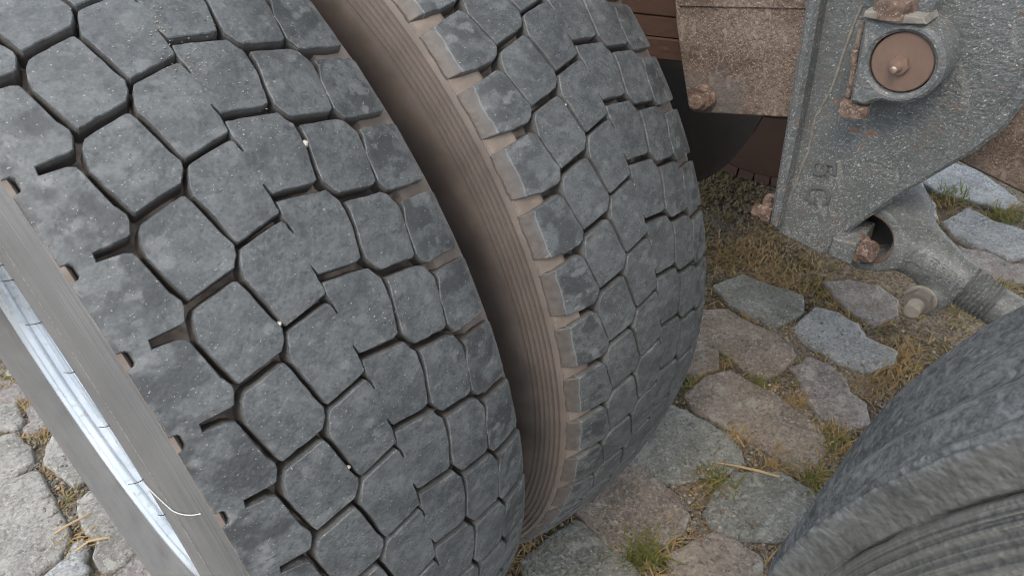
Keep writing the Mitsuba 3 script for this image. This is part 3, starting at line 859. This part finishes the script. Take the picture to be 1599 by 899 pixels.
cb = at(1438, 466, 1, YR - .024)
part(rod, 'washer', mikit.ply(aim(disc_cyl(.0165, .003), cb, (0, -1, 0)), 'washer_dust', smooth=30))
part(rod, 'nut', mikit.ply(aim(hexagon(.0150, .011), cb + np.array([0, -.003, 0]), (0, -1, 0), .2), 'nut_steel', smooth=25))
zz = np.linspace(0, .030, 90)
scr = trimesh.creation.revolve(np.vstack([[[0, 0]], np.stack([.0080 + .0004 * np.sin(zz * 2 * math.pi / .0016), zz], 1), [[.0072, .0306], [0, .0306]]]), sections=28)
part(rod, 'clamp_bolt', mikit.ply(aim(scr, cb, (0, -1, 0)), 'washer_dust', smooth=40))
zz = np.linspace(0, .034, 130)
thr = trimesh.creation.revolve(np.vstack([np.stack([.0208 + .0017 * np.sin(zz * 2 * math.pi / .0044), zz], 1), [[.0205, .036], [.0205, .42], [0, .42]]]), sections=48)
part(rod, 'threaded_tube', mikit.ply(aim(thr, ec + adir * (L - .002), adir), 'rod_paint', smooth=40))
for word, off in (('113', -.024), ('S3P', -.001), ('1910', .024)):
    txt = meshkit.text_mesh(word, .0115)
    vv = np.array(txt.vertices); vv[:, :2] -= (vv[:, :2].min(0) + vv[:, :2].max(0)) / 2
    hz = (vv[:, 2] - vv[:, 2].min()) / max(np.ptp(vv[:, 2]), 1e-9)
    tp = at(1466, 434, 1, YR - .03) + adir * off
    V3 = tp + vv[:, :1] * adir + vv[:, 1:2] * up
    for q in range(len(V3)):
        y = YR - .06
        while rod_field(V3[q, 0], y, V3[q, 2]) < 0 and y < YR + .02: y += .0006
        V3[q, 1] = y + .0006 - .0036 * hz[q]
    part(rod, 'cast_mark', mikit.ply(trimesh.Trimesh(V3, txt.faces, process=False), 'rod_paint'))

# ------------------------------------------------------------------ chassis: rusty side plate, spring, deck
YP = 0.672
side = thing('chassis_plate', 'flat rusty brown plate with one bolt, between the inner tyre and the bracket', 'plate')
pl = poly_at([(1040, -220), (1056, 40), (1066, 110), (1075, 168), (1084, 176), (1232, 184), (1420, 200), (1420, -220)], YP)
part(side, 'plate', mikit.ply(prism_y(pl, YP, YP + .012, .0015), 'rust', smooth=30))
ban = poly_at([(1050, -220), (1059, 12), (1250, 16), (1420, 18), (1420, -220)], YP - .0025)
part(side, 'upper_flange', mikit.ply(prism_y(ban, YP - .0025, YP + .003, .002), 'rust', smooth=30))
bp = at(1100, 152, 1, YP - .002)
part(side, 'washer', mikit.ply(aim(disc_cyl(.0165, .004), bp, (0, -1, 0)), 'bolt_rust', smooth=30))
part(side, 'bolt', mikit.ply(cat(aim(hexagon(.0150, .012), bp, (0, -1, 0), .2), aim(disc_cyl(.0090, .022), bp, (0, -1, 0))), 'bolt_rust', smooth=25), 'rusty bolt with its nut')

spr = thing('leaf_spring', 'stack of rusty spring leaves in the shade left of the rusty plate', 'leaf spring')
YS = 0.76
for i in range(7):
    q = poly_at([(900, -90 + 34 * i), (1120, -66 + 34 * i), (1120, -32.3 + 34 * i), (900, -56.3 + 34 * i)], YS)
    if i < 5:
        part(spr, 'leaf', mikit.ply(prism_y(q, YS + .002 * (i % 2), YS + .075, .002), 'shaded_brown', smooth=30))
beam = thing('spring_arm', 'broad rusty brown arm coming from behind the bracket at the right edge', 'arm')
YA = 0.735
q = poly_at([(1330, 120), (1480, 246), (1500, 256), (1540, 276), (1600, 306), (1760, 380), (1840, 120), (1600, 60)], YA)
part(beam, 'arm', mikit.ply(prism_y(smooth_ring(q, .003), YA, YA + .08, .004), 'rust', smooth=30))

deck = thing('truck_deck', 'underside of the truck body above the tyres', 'truck body')
dk = trimesh.creation.box((9, 1.7, .06)); dk.apply_translation((.2, 1.35, 1.62))
part(deck, 'floor', mikit.ply(dk, 'dark_iron'))
fr = trimesh.creation.box((9, .012, .28)); fr.apply_translation((.2, .86, 1.16))
part(deck, 'frame_rail', mikit.ply(fr, 'dark_iron'))

# ------------------------------------------------------------------ ground
ZS = 0.0
def img(L, ox, oy, s):
    return [(ox + a / s, oy + b / s) for a, b in L]


STONES = [
 ('stone_brown', img([(110, 360), (170, 260), (270, 255), (410, 330), (560, 400), (650, 490), (590, 560), (500, 610), (400, 570), (310, 490), (200, 440), (120, 430)], 1060, 420, 3.744)),
 ('stone_green', img([(240, 100), (370, 50), (480, 90), (620, 130), (700, 160), (700, 230), (640, 280), (560, 310), (440, 270), (330, 190)], 1060, 420, 3.744)),
 ('stone_blue', img([(700, 350), (820, 240), (920, 270), (1020, 330), (1080, 410), (1240, 480), (1220, 540), (1090, 580), (960, 530), (860, 470), (760, 420)], 1060, 420, 3.744)),
 ('stone_mauve', img([(700, 580), (780, 530), (860, 570), (950, 640), (960, 720), (1060, 790), (1080, 870), (960, 899), (860, 840), (760, 740), (740, 650)], 1060, 420, 3.744)),
 ('stone_brown', img([(20, 580), (90, 450), (200, 480), (200, 560), (110, 600)], 1060, 420, 3.744)),
 ('stone_mauve', img([(880, 90), (1000, 80), (1150, 120), (1250, 190), (1250, 260), (1130, 300), (1020, 240), (950, 170)], 1060, 420, 3.744)),
 ('stone_brown', img([(370, 210), (480, 120), (600, 90), (730, 160), (850, 220), (960, 310), (1090, 400), (1140, 500), (1080, 590), (1000, 620), (900, 560), (800, 500), (720, 440), (620, 390), (540, 350), (440, 300)], 980, 560, 3.744)),
 ('stone_green', img([(-60, 520), (120, 380), (230, 280), (330, 320), (470, 400), (560, 450), (630, 530), (640, 590), (560, 640), (400, 670), (220, 700), (100, 630)], 980, 560, 3.744)),
 ('stone_green', [(1108, 800), (1125, 770), (1152, 745), (1215, 742), (1260, 770), (1268, 815), (1205, 835), (1130, 828)]),
 ('stone_brown', img([(560, 300), (640, 270), (700, 290), (790, 370), (960, 490), (990, 560), (960, 640), (880, 690), (740, 740), (640, 740), (560, 640), (470, 560), (420, 500), (480, 400)], 780, 640, 3.472)),
 ('stone_green', img([(150, 820), (250, 730), (420, 610), (480, 640), (620, 760), (700, 860), (720, 900), (700, 1000), (300, 1010), (180, 930)], 780, 640, 3.472)),
 ('stone_brown', img([(950, 800), (1080, 730), (1180, 690), (1260, 720), (1380, 800), (1380, 950), (1100, 1010), (960, 930)], 780, 640, 3.472)),
 ('stone_blue', img([(160, 160), (330, 60), (450, 90), (620, 210), (700, 280), (620, 310), (440, 270), (260, 230)], 1400, 240, 3.744)),
 ('stone_blue', img([(300, 400), (430, 330), (560, 400), (760, 470), (800, 560), (640, 600), (480, 530), (350, 460)], 1400, 240, 3.744)),
 ('stone_blue', img([(40, 230), (130, 190), (200, 300), (210, 370), (130, 370), (80, 290)], 1400, 240, 3.744)),
 ('stone_mauve', img([(400, 560), (540, 590), (660, 660), (780, 660), (780, 730), (560, 720), (440, 640)], 1400, 240, 3.744)),
 ('stone_grey', img([(0, 400), (50, 390), (100, 440), (110, 500), (50, 550), (0, 570), (-60, 560), (-60, 420)], 0, 500, 2.252)),
 ('stone_grey', img([(0, 295), (50, 290), (80, 360), (60, 380), (0, 378), (-60, 380), (-60, 300)], 0, 500, 2.252)),
 ('stone_grey', img([(-80, 610), (0, 580), (130, 530), (180, 620), (220, 700), (240, 760), (200, 830), (120, 890), (0, 950), (-100, 900)], 0, 500, 2.252)),
 ('stone_grey', img([(270, 630), (340, 580), (420, 680), (490, 800), (440, 850), (370, 880), (330, 830), (340, 770), (290, 720)], 0, 500, 2.252)),
 ('stone_grey', img([(170, 430), (220, 360), (300, 480), (330, 540), (260, 580), (210, 540), (160, 500)], 0, 500, 2.252)),
 ('stone_mauve', img([(400, 895), (480, 820), (580, 899), (520, 960), (420, 960)], 0, 500, 2.252)),
 ('stone_mauve', img([(-20, 190), (60, 220), (100, 258), (60, 282), (-20, 278)], 0, 500, 2.252)),
]
ZTOP = 0.012
polys = []
for si_, (m_, px) in enumerate(STONES):
    g = sg.Polygon([ground_pt(u, v, ZTOP) for u, v in px])
    g = g if g.is_valid else g.buffer(0)
    g = smooth_ring(g.buffer(.013 if si_ < 16 else .004, join_style=2), .0025)
    if g.geom_type == 'Polygon' and g.area > 1e-4: polys.append((m_, g))
# the rest of the pavement in the same courses, which run a little askew
taken_area = shapely.ops.unary_union([g for _, g in polys])
gap = taken_area.buffer(.008)
seen = sg.Polygon([ground_pt(u, v) for u, v in ((1085, 235), (1225, 240), (1340, 420), (1425, 300), (1480, 250), (1640, 310), (1640, 930), (800, 930), (780, 860))])
keep_out = gap.union(seen)
mats = ['stone_brown', 'stone_green', 'stone_mauve', 'stone_blue', 'stone_grey']
ca, sa = math.cos(-.22), math.sin(-.22)
filler = []
row = -1.9
while row < 3.4:
    depth = .118 + .03 * rng.random()
    col = -2.8 + .15 * rng.random()
    while col < 2.6:
        ln = .13 + .07 * rng.random()
        j = lambda: (rng.random() - .5) * .022
        c = [(col + .010 + j() * .3, row + .010 + j() * .5), (col + ln * .5, row + .008 + j() * .4), (col + ln - .010 + j() * .3, row + .010 + j() * .5), (col + ln - .008, row + depth * .5 + j() * .3),
             (col + ln - .010 + j() * .3, row + depth - .010 + j() * .5), (col + ln * .5, row + depth - .008 + j() * .4), (col + .010 + j() * .3, row + depth - .010 + j() * .5), (col + .008, row + depth * .5)]
        g = sg.Polygon([(x * ca - y * sa, x * sa + y * ca) for x, y in c])
        cx_, cy_ = g.centroid.x, g.centroid.y
        near = math.hypot(cx_ - .3, cy_ - .6)
        if near < 2.6 and -1.0 < cy_ and not g.intersects(keep_out):
            filler.append((near, mats[int(rng.integers(5))], g))
        elif near < 2.6 and -1.0 < cy_:
            h = g.difference(keep_out)
            h = max(getattr(h, 'geoms', [h]), key=lambda q: q.area)
            if h.area > .0045:
                h = h.buffer(-.012).buffer(.012)
                if h.geom_type == 'Polygon' and h.area > .004: filler.append((near, mats[int(rng.integers(5))], h))
        col += ln
    row += depth
filler.sort(key=lambda t: t[0])
filler = filler[:265]
base_polys = len(polys)
polys += [(m_, smooth_ring(g, .005)) for _, m_, g in filler]
polys = [(m_, g) for m_, g in polys if g.geom_type == 'Polygon']
all_stone = shapely.STRtree([g for _, g in polys])

# bedding: one sheet, finely lumpy near the wheels
def axis_coords(lo, hi, step, far):
    a = np.arange(lo, hi + step, step)
    out = [hi + step * 1.5 ** k * 3 for k in range(1, 30)]
    out = [o for o in out if o < far] + [far]
    out2 = [lo - step * 1.5 ** k * 3 for k in range(1, 30)]
    out2 = [-far] + [o for o in out2 if o > -far][::-1]
    return np.concatenate([out2, a, out])


gx, gy = axis_coords(-1.1, 1.1, .0075, 40), axis_coords(-.35, 2.3, .0075, 40)
X, Y = np.meshgrid(gx, gy, indexing='ij')
P = np.stack([X.ravel(), Y.ravel(), 0 * X.ravel()], 1)
Zg = -.002 + .016 * (meshkit.fbm(P * [9, 9, 1], 3) - .5) + .009 * (meshkit.fbm(P * [70, 70, 1], 3, 4) - .5)
Zg = np.clip(Zg, -.016, .010)
nx, ny = len(gx), len(gy)
i = np.arange(nx - 1)[:, None] * ny + np.arange(ny - 1)[None]
Fq = np.stack([i, i + ny, i + ny + 1, i + 1], -1).reshape(-1, 4)
P[:, 2] = Zg
labels['ground'] = {'kind': 'structure', 'label': 'sandy soil and grit between granite setts', 'category': 'ground'}
scene['ground'] = mikit.ply(tm(P, Fq), 'soil', smooth=True)

for idx, (m_, g) in enumerate(polys):
    fine = idx < base_polys
    h0 = ZTOP + (rng.random() - .5) * .006
    tx, ty = (rng.random(2) - .5) * .05
    c0 = np.array(g.centroid.coords[0])
    sd = rng.random() * 50
    amp = .007 if fine else .006

    def place(pts, h, h0=h0, c0=c0, sd=sd, tx=tx, ty=ty, amp=amp):
        q = np.stack([pts[:, 0], pts[:, 1], np.full(len(pts), sd)], 1)
        z = h0 + h + (pts - c0) @ np.array([tx, ty]) + amp * (meshkit.fbm(q * [26, 26, 1], 3) - .5) + .0045 * (meshkit.fbm(q * [90, 90, 1], 2) - .5)
        return np.stack([pts[:, 0], pts[:, 1], z], 1)
    rings = [(-.009, .0015), (-.0045, .0008), (-.0016, -.0012), (0, -.006), (.003, -.045)]
    cc = resample(sg.polygon.orient(g, 1).exterior.coords, .006)
    jag = (meshkit.fbm(np.stack([cc[:, 0] * 60, cc[:, 1] * 60, np.full(len(cc), sd)], 1), 3) - .5) * .008
    gj = sg.Polygon(cc + ring_normals(cc) * jag[:, None])
    if not gj.is_valid: gj = g
    mesh = slab(gj, rings, .008 if fine else .020, place)
    part('ground', 'stone', mikit.ply(mesh, m_, smooth=50))

# ------------------------------------------------------------------ gravel, grass, straw
ico = trimesh.creation.icosphere(subdivisions=1)
ico0 = trimesh.creation.icosahedron()


def pebble(r, base, g):
    v = np.array(base.vertices) * (1 + .35 * (g.random((len(base.vertices), 1)) - .5)) * (r * (np.array([1, .8, .6]) + .3 * (g.random(3) - .5)))
    a = g.random() * 6.3
    R = np.array([[math.cos(a), -math.sin(a), 0], [math.sin(a), math.cos(a), 0], [0, 0, 1]])
    return v @ R.T


def scatter_gravel(name, label, m, n, seed, rlo, rhi):
    g = np.random.default_rng(seed)
    vs, fs, k = [], [], 0
    cnt = 0
    spots = [ground_pt(u, v) for u, v in ((1180, 820), (1100, 830), (1150, 690), (1300, 590), (1250, 540), (1210, 530), (1080, 770), (1340, 600), (1240, 650), (85, 740), (110, 800), (60, 660), (1290, 720))]
    while cnt < n:
        if g.random() < .45:
            s = spots[int(g.integers(len(spots)))]
            x, y = s + g.normal(size=2) * .035
        else:
            x, y = (.02 + .95 * g.random(), .30 + 1.0 * g.random()) if g.random() < .8 else (-1.0 + 2.0 * g.random(), -.3 + 2.3 * g.random())
        pt = sg.Point(x, y)
        on = len(all_stone.query(pt, predicate='within')) > 0
        if on and g.random() > .015: continue
        r = rlo + (rhi - rlo) * g.random() ** 2.2
        vv = pebble(r, ico0, g) + [x, y, (.016 if on else .0045) + r * .2]
        vs.append(vv); fs.append(ico0.faces + k); k += len(vv); cnt += 1
    labels[name] = {'kind': 'stuff', 'label': label, 'category': 'gravel'}
    scene[name] = mikit.ply(tm(np.vstack(vs), np.vstack(fs)), m, smooth=True)


scatter_gravel('gravel', 'grey grit lying in the joints between the setts', 'pebble_grey', 9000, 21, .0010, .0046)
scatter_gravel('pale_gravel', 'pale sandy grit lying in the joints between the setts', 'pebble_pale', 1900, 22, .0010, .0048)
scatter_gravel('brown_gravel', 'brown grit lying in the joints between the setts', 'pebble_brown', 9000, 23, .0010, .0046)


g_ = np.random.default_rng(44)
vs, fs, k = [], [], 0
for u, v, n, sp in ((1140, 300, 260, .07), (1170, 340, 240, .06), (1120, 380, 200, .05), (1190, 400, 200, .05), (1130, 270, 200, .09), (1260, 450, 140, .05), (1400, 590, 160, .04), (1330, 590, 120, .03), (1200, 490, 90, .03)):
    c = ground_pt(u, v)
    for _ in range(n):
        x, y = c + g_.normal(size=2) * sp
        vv = pebble(.002 + .0085 * g_.random() ** 2.5, ico0, g_) + [x, y, .004]
        vs.append(vv); fs.append(ico0.faces + k); k += len(vv)
labels['clods'] = {'kind': 'stuff', 'label': 'crumbly brown clods of dirt lying under the bracket', 'category': 'dirt'}
scene['clods'] = mikit.ply(tm(np.vstack(vs), np.vstack(fs)), 'soil', smooth=True)


def blades(spots, seed, width, taper=True):
    """Tufts of bent blades: spots = (x, y, blades, length, spread, lean)."""
    g = np.random.default_rng(seed)
    vs, fs, k = [], [], 0
    for x, y, n, ln, spread, lean in spots:
        for _ in range(n):
            p = np.array([x, y, .004]) + np.append(g.normal(size=2) * spread, 0)
            a = g.random() * 6.2832
            d = np.array([math.cos(a), math.sin(a), 0])
            side = np.array([-d[1], d[0], 0])
            l = ln * (.45 + .75 * g.random())
            le = lean * (.4 + g.random())
            w = width * (.6 + .8 * g.random())
            pts = []
            for s in np.linspace(0, 1, 5):
                h = l * (s * math.cos(le) - .45 * le * s * s)
                q = p + d * l * (math.sin(le) * s * .8 + .35 * le * s * s) + np.array([0, 0, max(h, .012 * s)])
                pts.append((q, w * (1 - s ** 1.6 * .95)))
            ring = []
            for q, ww in pts:
                ring += [q - side * ww / 2, q + side * ww / 2 + np.array([0, 0, ww * .25])]
            vs.append(np.array(ring))
            for s in range(4):
                b = k + 2 * s
                fs += [[b, b + 1, b + 3], [b, b + 3, b + 2]]
            k += 10
    return trimesh.Trimesh(np.vstack(vs), np.array(fs), process=False)


def px_spots(L):
    return [(*ground_pt(u, v), int(n * 2.0), ln * 1.1, sp * 1.1, le) for u, v, n, ln, sp, le in L]


green = px_spots([(1112, 745, 34, .034, .013, .7), (1130, 768, 40, .034, .014, .8), (1012, 872, 60, .046, .014, .6), (985, 865, 26, .04, .012, .7), (1183, 603, 24, .028, .010, .8), (1135, 562, 24, .025, .012, .9),
                  (1268, 752, 40, .03, .016, .8), (1300, 690, 24, .026, .014, .9), (862, 815, 14, .025, .010, .9), (1480, 312, 60, .05, .022, .8), (1565, 340, 40, .045, .02, .8), (28, 590, 30, .03, .018, .9),
                  (1080, 606, 16, .025, .01, .9), (1210, 470, 20, .02, .02, 1.0), (1290, 455, 18, .02, .02, 1.0), (50, 610, 14, .03, .012, .9), (1560, 455, 24, .035, .02, .8), (1130, 270, 40, .03, .03, 1.0), (1440, 370, 24, .04, .02, .9)])
straw = px_spots([(1155, 682, 36, .030, .014, .9), (1215, 722, 34, .030, .014, 1.0), (1248, 628, 30, .026, .010, .9), (1090, 590, 26, .026, .012, 1.0), (1128, 572, 22, .026, .014, 1.1), (1115, 760, 26, .034, .016, 1.0),
                  (1030, 860, 40, .036, .018, 1.0), (1000, 890, 30, .03, .02, 1.0), (1270, 745, 34, .03, .016, 1.0), (1300, 680, 30, .026, .016, 1.0), (1410, 560, 40, .026, .016, 1.0), (1350, 490, 40, .028, .024, 1.1),
                  (1245, 450, 50, .028, .03, 1.1), (1170, 500, 20, .02, .012, 1.1), (1305, 475, 36, .028, .02, 1.1), (1475, 320, 36, .04, .025, 1.0), (1580, 330, 40, .045, .025, 1.0), (1440, 350, 24, .035, .02, 1.0),
                  (40, 640, 26, .03, .018, 1.1), (20, 600, 26, .03, .02, 1.1), (60, 680, 20, .028, .014, 1.1), (120, 850, 30, .034, .018, 1.2), (80, 740, 16, .024, .012, 1.1), (1000, 740, 10, .02, .010, 1.1),
                  (1000, 725, 14, .022, .012, 1.2), (800, 880, 30, .03, .02, 1.1), (830, 860, 26, .03, .018, 1.1), (880, 810, 16, .024, .012, 1.1), (1130, 290, 60, .035, .05, 1.1), (1180, 400, 60, .03, .05, 1.1),
                  (1190, 440, 40, .028, .03, 1.2), (1570, 460, 30, .035, .02, 1.1), (1390, 580, 30, .026, .02, 1.1), (1420, 540, 30, .026, .02, 1.1), (1350, 610, 20, .024, .02, 1.1)])
moss = px_spots([(1150, 330, 90, .016, .06, 1.1), (1110, 300, 70, .018, .05, 1.1), (1180, 390, 80, .016, .06, 1.1), (1250, 440, 80, .014, .05, 1.1), (1330, 480, 120, .014, .04, 1.1), (1130, 400, 120, .016, .04, 1.1),
                 (1480, 330, 60, .02, .04, 1.0), (1300, 700, 60, .014, .02, 1.0), (1380, 600, 90, .014, .03, 1.1), (1420, 370, 60, .02, .03, 1.0)])
# thin growth along the other joints
g_ = np.random.default_rng(5)
extra_g, extra_s = [], []
while len(extra_s) < 420:
    x, y = -1.3 + 2.6 * g_.random(), -.5 + 2.8 * g_.random()
    if len(all_stone.query(sg.Point(x, y), predicate='within')): continue
    if math.hypot(x, y - .2) < .12: continue
    extra_s.append((x, y, int(4 + 10 * g_.random()), .022, .012, 1.2))
    if g_.random() < .5: extra_g.append((x + .01, y, int(3 + 7 * g_.random()), .022, .009, .9))
while len(extra_s) < 900:
    x, y = .05 + .85 * g_.random(), .35 + 1.1 * g_.random()
    if len(all_stone.query(sg.Point(x, y), predicate='within')) and g_.random() > .04: continue
    extra_s.append((x, y, int(1 + 4 * g_.random()), .018, .008, 1.35))
    if g_.random() < .25: extra_g.append((x + .01, y, int(2 + 5 * g_.random()), .018, .008, 1.0))
for nm, sp, m_, w, sd, lb, ct in (('grass', green + extra_g, 'blade_green', .0030, 31, 'short green grass growing in the joints between the setts', 'grass'),
                                  ('dry_grass', straw + extra_s, 'blade_straw', .0027, 32, 'dry straw-coloured grass lying in the joints', 'dry grass'),
                                  ('moss', moss, 'blade_brown', .0034, 33, 'brown moss and withered growth under the bracket', 'moss')):
    labels[nm] = {'kind': 'stuff', 'label': lb, 'category': ct}
    scene[nm] = mikit.ply(blades(sp, sd, w), m_)


def stalk(label, px, r, m_='blade_straw_solid', z=.022):
    k = thing('straw_stalk', label, 'straw')
    pts = [np.append(ground_pt(u, v, z), z + .004 * math.sin(i)) for i, (u, v) in enumerate(px)]
    scene[k] = mikit.ply(tube(pts, r, 7), m_, smooth=True)


scene['blade_straw_solid'] = {'type': 'diffuse', 'reflectance': rgb((0.46, 0.34, 0.20))}
stalk('long dry straw stalk lying across a dark green sett', [(1120, 722), (1150, 729), (1185, 737), (1217, 744)], np.array([.0012, .0022, .0026, .0022]))
stalk('short dry stalk in the joint at the lower left', [(84, 833), (105, 822), (125, 812), (142, 800)], .0022)
stalk('bent dry twig across the joint at the bottom left corner', [(118, 860), (140, 846), (160, 842), (172, 838)], .0022)
stalk('small dry stalk in the joint beside the rounded sett', [(1150, 680), (1156, 690), (1162, 700)], .0012)


# ------------------------------------------------------------------ pebbles caught in the tread
def on_tread(u, v, dy, lift):
    d = ray(u, v)
    ts = np.linspace(.2, 1.6, 4000)
    q = CAM + ts[:, None] * d
    y = q[:, 1] - dy
    gfun = np.hypot(q[:, 0], q[:, 2] - ZG) - crown(y) - lift
    i = np.where((gfun[:-1] > 0) & (gfun[1:] <= 0))[0]
    return q[i[0]]


for u, v, dy, r, lb in ((477, 223, 0, .0042, 'round pale pebble wedged in a groove of the outer tyre near the top'), (511, 145, 0, .0040, 'pale angular chip wedged in the outer tyre groove nearest the inner tyre'),
                        (438, 505, 0, .0030, 'small pale grit wedged low in the outer tyre between hexagonal blocks'), (546, 730, 0, .0028, 'tiny pale stone wedged in a lower groove of the outer tyre'),
                        (652, 783, 0, .0022, 'smallest pale grit near the bottom of the outer tyre'), (992, 288, DY, .0022, 'white grit at the end of a slit in the inner tyre'), (1022, 426, DY, .0026, 'white chip in the middle groove of the inner tyre'),
                        (885, 163, DY, .0020, 'tiny pale grit high on the inner tyre')):
    k = thing('pebble', lb, 'pebble')
    p = on_tread(u, v, dy, -.0005)
    scene[k] = mikit.ply(tm(pebble(r * .8, ico, rng) + p - .0022 * np.array([p[0], 0, p[2] - ZG]) / .52, ico.faces), 'pebble_pale_bright', smooth=True)
scene['pebble_pale_bright'] = {'type': 'diffuse', 'reflectance': rgb((0.50, 0.47, 0.41))}
# grit scattered on the outer tread
g_ = np.random.default_rng(9)
vs, fs, k = [], [], 0
for _ in range(260):
    c = ((235, 42), (305, 95), (330, 130), (420, 230), (380, 160), (600, 480))[int(g_.choice(6, p=[.3, .3, .1, .1, .1, .1]))]
    u, v = np.array(c) + g_.normal(size=2) * [26, 20]
    if v < 2: continue
    p = on_tread(u, v, 0, .0002)
    vv = pebble(.0002 + .0006 * g_.random() ** 2, ico0, g_) + p
    vs.append(vv); fs.append(ico0.faces + k); k += len(vv)
labels['grit'] = {'kind': 'stuff', 'label': 'pale sand grains lying on the upper blocks of the outer tyre', 'category': 'grit'}
scene['grit'] = mikit.ply(tm(np.vstack(vs), np.vstack(fs)), 'pebble_pale')
